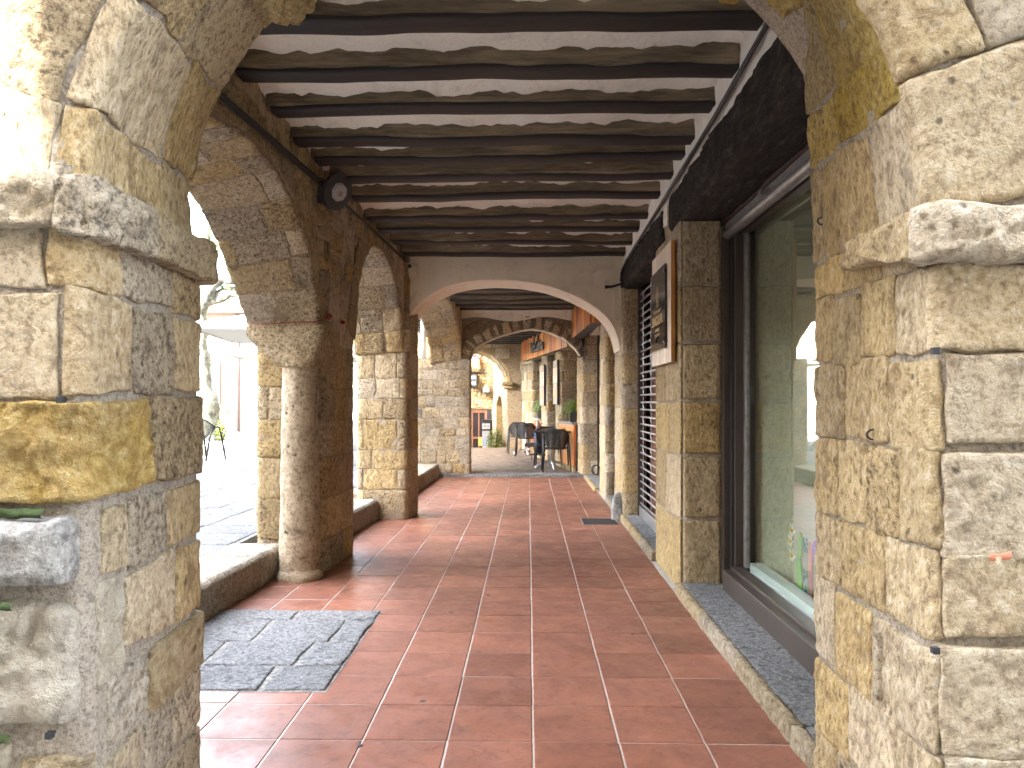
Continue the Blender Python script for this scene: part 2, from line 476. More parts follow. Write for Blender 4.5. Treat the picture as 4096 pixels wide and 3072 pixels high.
def stone(S, quad, m, parent, seed, step=.03, proud=.012, bev=.014, wob=.008, rough=.006, depth=.03, name='stone', fscale=9., lump=0.):
    """quad = (u,v) of the corners low-left, low-right, high-right, high-left"""
    q = np.array(quad, float)
    LU = max(np.linalg.norm(q[1] - q[0]), np.linalg.norm(q[2] - q[3])); LV = max(np.linalg.norm(q[3] - q[0]), np.linalg.norm(q[2] - q[1]))
    if LU < .02 or LV < .02: return None
    bev = min(bev, LU * .22, LV * .22)
    a = knots(LU, step, bev) / LU; b = knots(LV, step, bev) / LV
    A, B = np.meshgrid(a, b, indexing='ij')
    uv = ((1-A)*(1-B))[..., None]*q[0] + (A*(1-B))[..., None]*q[1] + (A*B)[..., None]*q[2] + ((1-A)*B)[..., None]*q[3]
    P0 = S(uv[..., 0], uv[..., 1])
    eu = np.minimum(A, 1 - A) * LU; ev = np.minimum(B, 1 - B) * LV
    # rounded corners in plan
    rc = bev * .8
    cx = np.clip(rc - eu, 0, rc); cy = np.clip(rc - ev, 0, rc)
    pull = np.maximum(np.hypot(cx, cy) - rc, 0)
    cen = q.mean(0); dirc = cen - uv; dirc /= (np.linalg.norm(dirc, axis=-1, keepdims=True) + 1e-9)
    uv = uv + dirc * pull[..., None] * 1.2
    w1 = fbm(P0, 7., seed, 2); w2 = fbm(P0, 7., seed + 31, 2)
    edge = np.exp(-np.minimum(eu, ev) / (bev * 2.5))
    uv = uv + np.stack([w1, w2], -1) * wob * edge[..., None]
    P = S(uv[..., 0], uv[..., 1]); N = surf_normal(S, uv[..., 0], uv[..., 1])
    e = np.minimum(np.minimum(eu, ev) / bev, 1.)
    h = proud * np.sqrt(np.maximum(1 - (1 - e) ** 2, 0)) + (fbm(P0, fscale, seed + 5, 4) * rough + (fbm(P0, fscale * 3.2, seed + 9, 2) * rough * .45)) * (e ** .5)
    if lump: h = h + lump * np.sin(PI * A) ** .6 * np.sin(PI * B) ** .6
    ring = np.zeros_like(A, bool); ring[0, :] = ring[-1, :] = True; ring[:, 0] = ring[:, -1] = True
    h[ring] = -depth
    mb = MB(); mb.grid(P + N * h[..., None], True, flip=S.sign < 0)
    return mb.build(name, m, parent)

def bed(S, u0, u1, v0, v1, m, parent, seed, step=.06, h=-.004, rough=.006, name='mortar'):
    nu = max(2, int((u1 - u0) / step)); nv = max(2, int((v1 - v0) / step))
    U, V = np.meshgrid(np.linspace(u0, u1, nu + 1), np.linspace(v0, v1, nv + 1), indexing='ij')
    P = S(U, V); N = surf_normal(S, U, V)
    hh = h + fbm(P, 8., seed, 3) * rough
    mb = MB(); mb.grid(P + N * hh[..., None], True, flip=S.sign < 0)
    return mb.build(name, m, parent)

def pick(rnd, mats):
    t = rnd.random() * sum(w for _, w in mats)
    for m, w in mats:
        t -= w
        if t <= 0: return m
    return mats[-1][0]

def courses(S, u0, u1, v0, v1, hs, ls, mats, parent, seed, gap=.012, avoid=(), keep=None, slope=.0, **kw):
    """random coursed masonry; hs / ls are (min, max) course height and stone length"""
    rnd = random.Random(seed)
    vs_ = [v0]
    while vs_[-1] < v1 - hs[0] * .7:
        vs_.append(min(vs_[-1] + rnd.uniform(*hs), v1))
    if v1 - vs_[-1] > .01: vs_.append(v1)
    if len(vs_) > 2 and vs_[-1] - vs_[-2] < hs[0] * .6: vs_.pop(-2)
    n = 0
    for r in range(len(vs_) - 1):
        lo, hi = vs_[r], vs_[r + 1]
        us = [u0]
        first = rnd.uniform(ls[0] * .5, ls[1])
        x = u0 + first
        while x < u1 - ls[0] * .5:
            for c in avoid:
                if abs(x - c) < .06: x = c + (.09 if rnd.random() < .5 else -.09)
            if x - us[-1] > ls[0] * .4: us.append(x)
            x += rnd.uniform(*ls)
        us.append(u1)
        for k in range(len(us) - 1):
            a, b = us[k], us[k + 1]
            if keep and not keep((a + b) / 2, (lo + hi) / 2): continue
            j = lambda: rnd.uniform(-slope, slope)
            g = gap / 2
            quad = [(a + g + j(), lo + g + j()), (b - g + j(), lo + g + j()), (b - g + j(), hi - g + j()), (a + g + j(), hi - g + j())]
            stone(S, quad, pick(rnd, mats), parent, seed * 13 + n, **kw)
            n += 1
    return n
# ------------------------------------------------------------------ ground
ground = MB().box((-120, -60, -1.4), (120, 140, -1.05)).build('ground', PAVE); tag(ground, kind='structure')
Zp = .235
def flat(z, slx=0., sly=0., sign=1):
    f = lambda u, v: np.stack([u + 0 * v, v + 0 * u, z + slx * u + sly * v + 0 * u * v], -1)
    class F:
        pass
    F.sign = sign; F.closed = False
    F.__call__ = staticmethod(f)
    return F()

# town square, one step up from the arcade floor
square = MB()
square.prism([(-60, -30), (-2.42, -30), (-2.42, 3.0), (-2.38, 8.0), (-2.05, 13.6), (-2.75, 20.9), (-2.75, 60), (-60, 60)], -1.0, Zp - .020)
square = square.build('town_square', PAVE); tag(square, kind='structure')
flags = thing('square_paving', (-5, 8, 0), None, None); flags['kind'] = 'structure'
rnd = random.Random(5)
FL = flat(Zp - .02)
y = 3.2; n = 0
while y < 14.5:
    h = rnd.uniform(.42, .62); xr = -2.44 + max(0, (y - 8)) * .05
    x = xr
    while x > -.47 * y - 1.2:
        w = rnd.uniform(.5, .95)
        stone(FL, [(x - w, y), (x, y), (x, y + h - .012), (x - w, y + h - .012)], PAVE, flags, 900 + n, step=.12, proud=.008, bev=.015, wob=.006, rough=.004, depth=.02, name='flagstone')
        x -= w + .012; n += 1
    y += h
cob = MB()
for i in range(46):
    for j in range(26):
        cx = -9.6 + i * .13 + rnd.uniform(-.02, .02) + (j % 2) * .06; cy = 17.2 + j * .16 + rnd.uniform(-.02, .02)
        r = rnd.uniform(.05, .068); zz = Zp - .03
        vs_ = [(cx + r * math.cos(t), cy + r * 1.15 * math.sin(t), zz) for t in np.linspace(0, 2 * PI, 7)[:-1]]
        vs_ += [(cx + r * .6 * math.cos(t), cy + r * .7 * math.sin(t), zz + .03) for t in np.linspace(0, 2 * PI, 7)[:-1]]
        cob.add(vs_, [(k, (k+1) % 6, 6 + (k+1) % 6, 6 + k) for k in range(6)] + [tuple(range(6, 12))])
tag(cob.build('cobbles', PAVE), kind='stuff')
edge = MB()
for a, b in (((-12, 15.2), (-7.0, 15.6)),):
    edge.prism([(a[0], a[1]), (b[0], b[1]), (b[0] - .1, b[1] + .35), (a[0], a[1] + .35)], Zp - .05, Zp + .10)
tag(edge.build('raised_terrace_step', KERB), 'low stone step across the sunlit square', 'step')

# arcade floor
floor = thing('floor', (0, 8, 0), None, None); floor['kind'] = 'structure'
MB().box((-2.3, 1.2, -.3), (1.4, 13.4, -.0035)).build('grout', GROUT, floor)
def tile_mesh(w, d, name):
    t = MB(); c = .0035; z = 0.
    x0, y0, x1, y1 = -w/2, -d/2, w/2, d/2
    o4 = [(x0, y0), (x1, y0), (x1, y1), (x0, y1)]; i4 = [(x0+c, y0+c), (x1-c, y0+c), (x1-c, y1-c), (x0+c, y1-c)]
    vs_ = [(a, b, -.014) for a, b in o4] + [(a, b, -.002) for a, b in o4] + [(a, b, 0.) for a, b in i4]
    fs = []
    for k in range(4):
        q = (k+1) % 4
        fs += [(k, q, 4+q, 4+k), (4+k, 4+q, 8+q, 8+k)]
    fs.append((8, 9, 10, 11))
    t.add(vs_, fs); me = t.mesh(name); me.materials.append(TILE); return me
T = .35
tm = tile_mesh(T - .0068, T - .0062, 'tile')
rnd = random.Random(11)
for j in range(-7, 26):
    for i in range(-6, 3):
        cx = .019 + T * (i + .5); cy = 4.37 + T * (j + .5)
        if cx < -.95 and 3.5 < cy < 4.85 : continue
        if cx < -2.1: continue
        if cy > 5.9 and cx < -1.95: continue
        o = link('tile', tm, None, floor, local=True)
        o.location = (cx + rnd.uniform(-.001, .001), cy - 8 + rnd.uniform(-.001, .001), rnd.uniform(-.0012, .0006))
        o.rotation_euler = (rnd.uniform(-.002, .002), rnd.uniform(-.002, .002), rnd.uniform(-.002, .002) + (PI if rnd.random() < .5 else 0))
# cut tiles round the stone patch (x -1.03..-.98 strip)
def cut_tile(x0, y0, x1, y1):
    me = tile_mesh(x1 - x0 - .004, y1 - y0 - .0035, 'tile')
    o = link('tile', me, None, floor, local=True); o.location = ((x0+x1)/2, (y0+y1)/2 - 8, 0)
# worn metal plugs, chips and specks on the tiles
plug = MB().tube([(0, 0, -.002), (0, 0, .0016)], [.013, .012], 12).mesh('floor_plug'); plug.materials.append(GUNMETAL)
for x, y in ((-.49, 3.36), (-.68, 2.92), (-.29, 5.21), (-.51, 4.78), (.62, 4.35), (.10, 6.4)):
    o = link('floor_plug', plug, None, floor, local=True); o.location = (x, y - 8, .001); o.scale = (rnd.uniform(.7, 1.2), rnd.uniform(.7, 1.1), 1)
chip = MB().add([(-.008, -.004, 0), (.006, -.007, 0), (.009, .004, 0), (-.003, .007, 0)], [(0, 1, 2, 3)]).mesh('plaster_chip'); chip.materials.append(GROUT)
for k in range(34):
    o = link('plaster_chip', chip, None, floor, local=True); q_ = rnd.uniform(.3, .8)
    o.location = (rnd.uniform(-1.5, 1.0), rnd.uniform(2.8, 12.5) - 8, .0022); o.rotation_euler = (0, 0, rnd.uniform(0, 6)); o.scale = (q_, q_, 1)
# stone patch let into the tiles by the first step
gx = [-2.06, -1.62, -1.27, -.975]
patch_rows = [(3.46, 3.78), (3.78, 4.16), (4.16, 4.58), (4.58, 4.79)]
patch = thing('stone_floor_patch', (-1.5, 4.1, 0), None, None); patch['kind'] = 'structure'
MB().box((-2.1, 3.45, -.2), (-.968, 4.80, .0005)).build('mortar', GREYST, patch)
FP = flat(-.004)
lay = [[(-2.06, -1.30), (-1.285, -.975)], [(-2.06, -1.72), (-1.71, -1.24), (-1.225, -.975)], [(-2.06, -1.60), (-1.59, -1.16), (-1.15, -.975)], [(-2.06, -1.5), (-1.49, -.975)]]
for r, (a, b) in enumerate(patch_rows):
    for k, (x0, x1) in enumerate(lay[r]):
        j = (k * .03 - .02)
        stone(FP, [(x0 + .002, a + .003), (x1 - .002, a + .003 + j * .3), (x1 - .002 + (0 if k == len(lay[r])-1 else j), b - .003), (x0 + .002, b - .003)], GRANITE, patch, 300 + r * 5 + k, step=.025, proud=.012, bev=.010, wob=.010, rough=.006, depth=.02, name='flagstone')

# kerb steps up to the square, one run between each pair of piers
def kerb_run(pts, w, z, label, seed, y_end):
    t = thing('kerb_step', (pts[0][0], pts[0][1], 0), label, 'stone step', 'steps up to the square')
    P = Path([(p[0], p[1]) for p in pts], .01)
    # section: riser then tread
    class K: pass
    def f(u, v):
        b = P(u, 0 * v)
        vv = np.clip(v, 0, z); t2 = np.clip(v - z, 0, None)
        b = b.copy(); b[..., 2] = vv; b[..., 0] = b[..., 0] - t2
        return b
    K.__call__ = staticmethod(f); K.sign = 1; K.closed = False
    S = K()
    L = P.L; u = 0.; n = 0; r = random.Random(seed)
    MB().prism([(p[0]-.03, p[1]) for p in pts] + [(p[0] - w - .1, p[1]) for p in reversed(pts)], -.1, z - .03).build('mortar', MORTAR, t)
    while u < L - .1:
        l = r.uniform(.7, 1.1)
        e = min(u + l, L)
        if L - e < .3: e = L
        stone(S, [(u + .004, -.02), (e - .004, -.02), (e - .004, z + w), (u + .004, z + w)], KERB, t, seed + n, step=.04, proud=.006, bev=.02, wob=.008, rough=.010, depth=.03, name='kerb_block', lump=0)
        u = e; n += 1
    return t
kerb_run([(-2.10, 2.72), (-2.04, 4.5), (-1.98, 5.86)], .42, Zp, 'stone step up to the square beside the grey stone floor patch', 40, 0)
kerb_run([(-1.89, 6.64), (-1.765, 8.52)], .50, Zp, 'short stone step between the column pier and the next pier', 60, 0)
kerb_run([(-1.74, 9.0), (-1.64, 13.3)], .55, Zp, 'far stone step just before the rubble pier with the drainpipe', 80, 0)

# ------------------------------------------------------------------ nearest cross wall (the arch we look through)
end_wall = thing('end_arch_wall', (0, 2.3, 0), 'big weathered stone arch framing the view, nearest wall', 'stone arch')
PL = Path([(-2.6, 1.92), (-1.18, 1.92), (-1.22, 2.69), (-1.95, 2.69)], .045)
PR = Path([(1.9, 2.69), (1.045, 2.69), (1.055, 1.92), (2.6, 1.92)], .045)
bed(PL, 0, PL.L, -.1, 2.0, MORTAR, end_wall, 1, .03, h=-.005, rough=.005)
bed(PR, 0, PR.L, -.1, 2.0, MORTAR, end_wall, 2, .03, h=-.005, rough=.005)
core = MB()
core.box((-2.6, 1.97, -.2), (-1.28, 2.64, 2.0)); core.box((1.11, 1.97, -.2), (2.6, 2.64, 2.0))
core.build('wall_core', MORTAR, end_wall)
sd_ = [100]
def fs(S, u0, u1, z0, z1, m, d=(0, 0, 0, 0), **kw):
    sd_[0] += 7; g = .003
    k = dict(step=.0125, proud=.006, bev=.008, wob=.014, rough=.0045, depth=.03, fscale=14.)
    k.update(kw)
    return stone(S, [(u0 + g, z0 + g + d[0]), (u1 - g, z0 + g + d[1]), (u1 - g, z1 - g + d[2]), (u0 + g, z1 - g + d[3])], m, end_wall, sd_[0], **k)
c0 = 1.42; c1 = 2.19
J = lambda Y: c0 + Y - 1.92
# left pier: face stones
fs(PL, .0, .7, 0, .45, CREAM, step=.05); fs(PL, .0, .66, .45, .86, CREAM, step=.05); fs(PL, .0, .6, .86, 1.38, PALE, step=.05); fs(PL, .0, .72, 1.38, 1.84, PALE, step=.05)
fs(PL, .72, 1.20, 0, .26, CREAM, rough=.02); fs(PL, 1.20, 1.52, 0, .20, GREYST, rough=.016); 
fs(PL, .70, 1.22, .26, .50, CREAM, (0, 0, -.03, 0), rough=.018, proud=.02); fs(PL, 1.24, 1.44, .20, .44, ROUGH, (0, .03, 0, 0), rough=.016)
fs(PL, .68, 1.40, .50, .86, CREAM, (0, .02, 0, 0), rough=.03, proud=.05, bev=.07, fscale=6)
fs(PL, .62, 1.40, .87, 1.085, GREYST, (0, .03, 0, 0), rough=.012, proud=.10, bev=.09, fscale=6)
fs(PL, .60, J(2.225), 1.095, 1.385, GOLD, (0, .035, .01, 0), rough=.018, proud=.022, fscale=9)
fs(PL, .74, 1.345, 1.395, 1.685, PALE); fs(PL, 1.355, J(2.14), 1.395, 1.69, PALE, (0, .02, -.01, .02))
fs(PL, .70, 1.30, 1.695, 1.85, PALE); fs(PL, 1.31, J(2.075), 1.70, 1.85, PALE, (0, -.01, 0, 0))
# left pier: jamb stones
fs(PL, J(2.08), J(2.42), 1.70, 1.84, TAUPE); fs(PL, J(2.42), 2.45, 1.69, 1.84, TAUPE)
fs(PL, J(2.145), J(2.43), 1.41, 1.68, TAUPE); fs(PL, J(2.44), 2.50, 1.42, 1.68, TAN)
fs(PL, J(2.24), 2.52, 1.11, 1.41, TAUPE, (.02, 0, 0, 0), proud=.016)
fs(PL, J(1.97), J(2.11), .90, 1.09, ROUGH); fs(PL, J(2.12), J(2.37), .90, 1.10, TAUPE, (-.02, 0, 0, 0)); fs(PL, J(2.38), 2.46, .90, 1.10, TAN)
fs(PL, J(1.95), J(2.09), .60, .89, CREAM, rough=.014); fs(PL, J(2.10), J(2.44), .63, .89, PALE, (.03, 0, 0, -.02)); fs(PL, J(2.45), 2.50, .63, .89, TAN)
fs(PL, J(2.00), J(2.24), .40, .62, ROUGH, (0, .03, 0, 0), rough=.014); fs(PL, J(2.25), 2.48, .43, .62, GOLD, (-.03, 0, 0, -.01), proud=.018)
fs(PL, J(1.98), J(2.20), .20, .40, TAN, (0, 0, 0, -.03)); fs(PL, J(2.22), J(2.42), .18, .42, TAUPE, (0, .02, 0, -.04)); fs(PL, J(2.43), 2.47, .20, .42, BROWN)
fs(PL, J(2.04), J(2.32), -.02, .19, TAUPE); fs(PL, J(2.33), 2.50, -.02, .19, BROWN)
courses(PL, 2.50, PL.L, 0, 1.84, (.22, .32), (.3, .4), [(TAUPE, 1)], end_wall, 41, step=.05)
# right pier (path runs back face, jamb, front face)
b0 = .855; b1 = .855 + .77
K_ = lambda Y: b1 - (Y - 1.92)
courses(PR, 0, .62, 0, 1.9, (.22, .32), (.3, .4), [(TAN, 1)], end_wall, 42, step=.05)
zr = [0, .215, .47, .755, .99, 1.262, 1.517, 1.753, 1.885]
jm = [TAN, TAUPE, TAN, TAN, TAN, TAUPE, TAN, TAN]
rr = random.Random(9)
seams = [(2.5, 2.2), (2.42, 2.12), (2.52, 2.26), (2.47, 2.18), (2.50, 2.30, 2.1), (2.44, 2.16), (2.54, 2.34, 2.12), (2.45, 2.2)]
for r in range(8):
    z0, z1 = zr[r], zr[r+1]
    k = (.02, .01, -.01, .02, -.015, .01, .0, .0)[r]
    js = [.60] + [K_(Y) for Y in seams[r]] + [b1 - .005]
    for a, b in zip(js[:-1], js[1:]):
        d_ = (rr.uniform(-.012, .012) if r else 0)
        fs(PR, a, b, z0 + d_, z1 + d_, rr.choice([TAN, TAN, TAUPE, PALE if b > b1 - .05 else TAN]), rough=.009, bev=.02)
    # front faces
    fs(PR, b1 - .02 + rr.uniform(-.03, .03), b1 + .62 + rr.uniform(-.1, .1), z0 + k, z1 + k * .5, PALE, (0, 0, -k, 0), proud=.015, rough=.005)
    fs(PR, b1 + .66, PR.L, z0, z1, PALE, step=.05)
# brick slip and tie in the joints
fs(PR, K_(2.22), K_(2.18), .50, .72, BROWN, name='brick_slip', proud=.02, rough=.002, bev=.004)
fs(PR, b1 + .10, b1 + .16, .975, 1.002, TERRACOTTA, name='brick_slip', proud=.02, rough=.003, bev=.004)
# imposts: worn mouldings under the springing
PLi = Path([(-2.6, 1.865), (-1.13, 1.865), (-1.165, 2.735), (-1.9, 2.735)], .07)
PRi = Path([(1.045, 2.36), (.985, 2.30), (.985, 1.875), (2.6, 1.875)], .07)
fs(PLi, .0, .75, 1.84, 2.0, PALE, step=.04, bev=.05); fs(PLi, .75, 1.36, 1.85, 2.0, PALE, rough=.02, proud=.0, bev=.05, depth=.08, name='impost')
fs(PLi, 1.365, 1.80, 1.825, 1.985, TAUPE, rough=.024, bev=.06, depth=.10, name='impost'); fs(PLi, 1.79, 2.85, 1.83, 1.975, BROWN, (0, 0, 0, .0), rough=.012, bev=.06, depth=.10, name='impost')
fs(PRi, .0, .50, 1.76, 1.89, TAN, (.05, 0, 0, .0), rough=.018, bev=.05, depth=.10, name='impost', fscale=14)
fs(PRi, .47, .86, 1.735, 1.90, PALE, rough=.018, proud=.03, bev=.03, depth=.10, name='impost', fscale=14)
fs(PRi, .88, PRi.L, 1.76, 1.89, PALE, proud=-.02, step=.03)
# arch ring
def arc(cx, cz, R, Y, n, a0=0, a1=180):
    return [(cx - R * math.cos(math.radians(t)), Y, cz + R * math.sin(math.radians(t))) for t in np.linspace(a0, a1, n)]
front = [(-1.19, 1.92, 1.90)] + arc(-.07, 1.88, 1.125, 1.92, 24, 4, 176) + [(1.065, 1.92, 1.88)]
back = [(-1.24, 2.69, 1.90), (-1.275, 2.69, 2.16), (-1.23, 2.69, 2.36), (-1.165, 2.69, 2.525), (-1.07, 2.69, 2.68), (-.98, 2.69, 2.79), (-.84, 2.69, 2.90), (-.6, 2.69, 3.02), (-.3, 2.69, 3.12),
        (0, 2.69, 3.14), (.35, 2.69, 3.08), (.6, 2.69, 2.99), (.765, 2.69, 2.89), (.90, 2.69, 2.84), (.975, 2.69, 2.80), (1.015, 2.69, 2.58), (1.04, 2.69, 2.23), (1.05, 2.69, 1.88)]
AE = Arch(front, back, None)
bed(AE, -.5, AE.W + .25, 0, AE.L, MORTAR, end_wall, 3, .04, h=-.002, rough=.006)
hl = AE.L
kw = dict(step=.018, proud=.006, bev=.010, wob=.018, rough=.007, depth=.03, gap=.007, avoid=(0, AE.W), slope=.012)
courses(AE, -.5, AE.W + .22, 0, hl * .42, (.22, .42), (.38, .6), [(TAUPE, 2), (BROWN, 1), (TAN, 1)], end_wall, 51, **kw)
courses(AE, -.5, AE.W + .22, hl * .42, hl * .66, (.22, .4), (.38, .6), [(ARCHGOLD, 3), (TAN, 1)], end_wall, 52, **kw)
courses(AE, .06, AE.W + .22, hl * .66, hl * .91, (.22, .4), (.3, .5), [(ARCHGOLD, 1)], end_wall, 53, **kw)
courses(AE, .06, AE.W + .22, hl * .91, hl, (.24, .34), (.2, .34), [(TAN, 3), (TAUPE, 1), (PALE, .6)], end_wall, 56, **kw)
courses(AE, -.5, .055, hl * .66, hl, (.26, .34), (.5, .6), [(PALE, 1)], end_wall, 57, step=.016, proud=.02, bev=.012, wob=.012, rough=.006, depth=.03, gap=.008)
# ragged stones hanging from the back edge of the ring
stone(AE, [(AE.W - .22, hl * .245), (AE.W + .05, hl * .262), (AE.W + .05, hl * .285), (AE.W - .2, hl * .32)], ARCHGOLD, end_wall, 71, step=.015, proud=.06, bev=.03, wob=.03, rough=.03, depth=.03)
stone(AE, [(AE.W - .25, hl * .67), (AE.W + .07, hl * .665), (AE.W + .06, hl * .72), (AE.W - .2, hl * .725)], ARCHGOLD, end_wall, 72, step=.018, proud=.05, bev=.05, wob=.02, rough=.025, depth=.03)
stone(AE, [(AE.W - .3, hl * .74), (AE.W + .06, hl * .735), (AE.W + .06, hl * .775), (AE.W - .3, hl * .78)], ARCHGOLD, end_wall, 73, step=.018, proud=.045, bev=.05, wob=.02, rough=.025, depth=.03)
def strips_x(xs, low, y0, y1, ztop, m, name, parent):
    mb = MB()
    for a, b in zip(xs[:-1], xs[1:]):
        la, lb = low(a), low(b)
        mb.add([(a,y0,la),(b,y0,lb),(b,y1,lb),(a,y1,la),(a,y0,ztop),(b,y0,ztop),(b,y1,ztop),(a,y1,ztop)],
               [(0,3,2,1),(4,5,6,7),(0,1,5,4),(2,3,7,6)])
    return mb.build(name, m, parent)
fa = np.array(front); 
def lowE(x):
    R = 1.24
    return 2.0 if abs(x + .07) > R - .01 else max(1.95 + math.sqrt(R*R - (x + .07)**2), 2.0)
strips_x(list(np.linspace(-2.6, 2.6, 80)), lowE, 1.96, 2.66, 3.6, MORTAR, 'wall_core', end_wall)
# face courses outside the ring
PF = Path([(-2.6, 1.945), (2.6, 1.945)], .01)
courses(PF, 0, 5.2, 2.0, 3.6, (.24, .34), (.4, .7), [(PALE, 1)], end_wall, 58, step=.06, keep=lambda u, z: math.hypot(u - 2.6 + .07, z - 1.9) > 1.62)
# moss along the worn grey stone
for k, (x0, x1, z) in enumerate([(-1.62, -1.40, 1.10), (-1.42, -1.27, 1.095), (-1.60, -1.42, .862), (-1.44, -1.31, .868), (-1.50, -1.36, .50)]):
    mb = MB(); xs = np.linspace(x0, x1, 9); prof = np.linspace(0, 1, 5)
    G = np.array([[[x, 1.90 - .012 * math.sin(PI * t) - (.06 if .8 < z < .9 else .0) - .02, z - .012 + .024 * t] for t in prof] for x in xs])
    G[..., 1] += fbm(G, 40, k, 2) * .008; G[..., 2] += fbm(G, 30, k + 9, 2) * .006
    mb.grid(G, True); tag(mb.build('moss_patch', MOSS, end_wall), None, None)

# small black cable clips in the joints of the nearest arch
def clip(x, y, z, n, label):
    t = MB(); nx, ny = n
    t.obox((x + nx * .012, y + ny * .012, z), (.009, 0, 0), (0, .009, 0), (0, 0, .009))
    t.tube([(x - nx * .01, y - ny * .01, z), (x + nx * .014, y + ny * .014, z)], .005, 6)
    tag(t.build('cable_clip', BLACK, bevel=.002), label, 'clip', 'black clips in the near arch')
clip(-1.225, 1.89, 1.395, (0, -1), 'black clip above the yellow stone of the left pier')
clip(-1.255, 1.89, .515, (0, -1), 'black clip low down on the left pier beside cream rubble')
clip(1.05, 1.90, 1.520, (-.5, -1), 'black clip at right pier corner, at eye level')
clip(1.05, 1.90, .752, (-.5, -1), 'black clip low on the right pier corner')
hk = MB(); hk.tube([(1.052 - .025 * abs(math.sin(t)) - .004, 2.22, 1.29 + .016 * math.cos(t)) for t in np.linspace(.2, 2.9, 9)], .0035, 6)
tag(hk.build('iron_hook', CABLE), 'tiny bent iron hook in the jamb of the right pier', 'hook')
hk = MB(); hk.tube([(1.03 - .02 * abs(math.sin(t)), 2.56, 2.02 + .014 * math.cos(t)) for t in np.linspace(.2, 2.9, 9)], .0035, 6)
tag(hk.build('iron_hook', CABLE), 'tiny iron hook high on the jamb of the right pier', 'hook')

# ------------------------------------------------------------------ the arcade's left side
def xin(Y): return -1.63 if Y < 6 else (-1.63 + .064 * (Y - 6) if Y < 9 else -1.438 + .05 * (Y - 9))
def pier_left(y0, y1, xi0, xi1, xo0, xo1, ztop, label, seed, mats, hs, ls, name='stone_pier', mort=MORTAR, step=.045, r=.03, **kw):
    t = thing(name, ((xi0 + xo0) / 2, (y0 + y1) / 2, 0), label, 'stone pillar')
    P = Path([(xo1, y1), (xo0, y0), (xi0, y0), (xi1, y1)], r)
    bed(P, 0, P.L, -.05, ztop, mort, t, seed, .07, h=0, rough=.008)
    MB().prism([(xo0 + .04, y0 + .04), (xi0 - .04, y0 + .04), (xi1 - .04, y1), (xo1 + .04, y1)], -.1, ztop).build('pier_core', mort, t)
    a = P.s[np.argmin(np.hypot(P.Q[:, 0] - xi0, P.Q[:, 1] - y0))]; b = P.s[np.argmin(np.hypot(P.Q[:, 0] - xo0, P.Q[:, 1] - y0))]
    d = dict(step=step, proud=.006, bev=.009, wob=.014, rough=.008, depth=.03, gap=.010); d.update(kw)
    courses(P, 0, P.L, 0, ztop, hs, ls, mats, t, seed, avoid=(a, b), slope=.008, **d)
    return t, P
pierA, PA = pier_left(5.87, 6.62, -1.655, -1.605, -2.215, -2.16, 3.3, 'stone pillar behind the round column', 21, [(BROWN, 2), (TAN, 1), (TAUPE, .6)], (.24, .38), (.28, .5), mort=DARKMORTAR, step=.035)
pierB, PB = pier_left(8.53, 8.99, -1.425, -1.37, -2.03, -1.98, 3.2, 'second stone pillar of the arcade beside the white plaster arch', 22, [(TAUPE, 2), (TAN, 2), (PALE, .4), (GOLD, .15)], (.22, .36), (.2, .42), mort=MORTAR, r=.04)
pierC, PC = pier_left(13.35, 14.2, -1.05, -1.15, -2.06, -2.0, 2.17, 'broad rubble pillar with the drainpipe at its side', 23, [(ROUGH, 3), (TAUPE, 1)], (.13, .26), (.16, .36), rough=.012, wob=.02)

def arch_left(inner, outer, label, seed, mats, hs, ls, ringw=.26):
    t = thing('arcade_arch', (inner[len(inner)//2][0] - .3, inner[len(inner)//2][1], 2.8), label, 'arch')
    A = Arch(inner, outer, None)
    bed(A, -ringw, A.W + .2, 0, A.L, DARKMORTAR, t, seed, .06, h=0, rough=.008)
    courses(A, -.02, A.W + .15, .02, A.L, hs, ls, mats, t, seed, avoid=(0, A.W), step=.035, proud=.006, bev=.009, wob=.016, rough=.009, depth=.03, gap=.010, slope=.014)
    # darker faces of the ring towards the passage
    courses(A, -ringw, -.03, 0.02, A.L, (.2, .42), (.3, .3), [(BROWN, 1)], t, seed + 7, step=.05, proud=.010, bev=.014, wob=.018, rough=.008, depth=.05, gap=.02)
    return t, A
in1 = [(2.78, 1.95), (2.82, 2.2), (2.95, 2.42), (3.2, 2.62), (3.45, 2.74), (3.75, 2.85), (4.2, 2.92), (4.66, 2.87), (5.04, 2.73), (5.30, 2.56), (5.50, 2.33), (5.60, 2.12), (5.63, 1.95)]
out1 = [(2.80, 1.90), (2.86, 2.1), (3.0, 2.33), (3.3, 2.57), (3.6, 2.70), (3.9, 2.78), (4.25, 2.80), (4.675, 2.736), (4.88, 2.668), (5.02, 2.576), (5.175, 2.446), (5.42, 2.22), (5.60, 2.05), (5.65, 1.95)]
arch1, A1 = arch_left([(xin(y) , y, z) for y, z in in1], [(-2.20, y, z) for y, z in out1], 'first tall arch open to the square, springing from the round column', 31, [(TAUPE, 2), (TAN, 2), (PALE, .5), (ARCHGOLD, .1)], (.22, .34), (.22, .46))
in2 = [(6.64, 1.95), (6.68, 2.15), (6.76, 2.46), (6.9, 2.72), (7.2, 2.93), (7.55, 2.97), (7.92, 2.86), (8.22, 2.64), (8.42, 2.35), (8.52, 1.98)]
arch2, A2 = arch_left([(xin(y), y, z) for y, z in in2], [(xin(y) - .58, y, z - .05) for y, z in in2], 'second arch open to the square, just before the white plaster arch', 32, [(TAUPE, 2), (TAN, 1.5), (BROWN, .5)], (.22, .34), (.2, .4))
in3 = [(9.02, 2.05), (9.15, 2.40), (9.5, 2.72), (10.1, 2.95), (10.8, 3.06), (11.6, 3.08), (12.1, 3.0), (12.5, 2.88), (12.9, 2.70), (13.2, 2.48), (13.33, 2.18)]
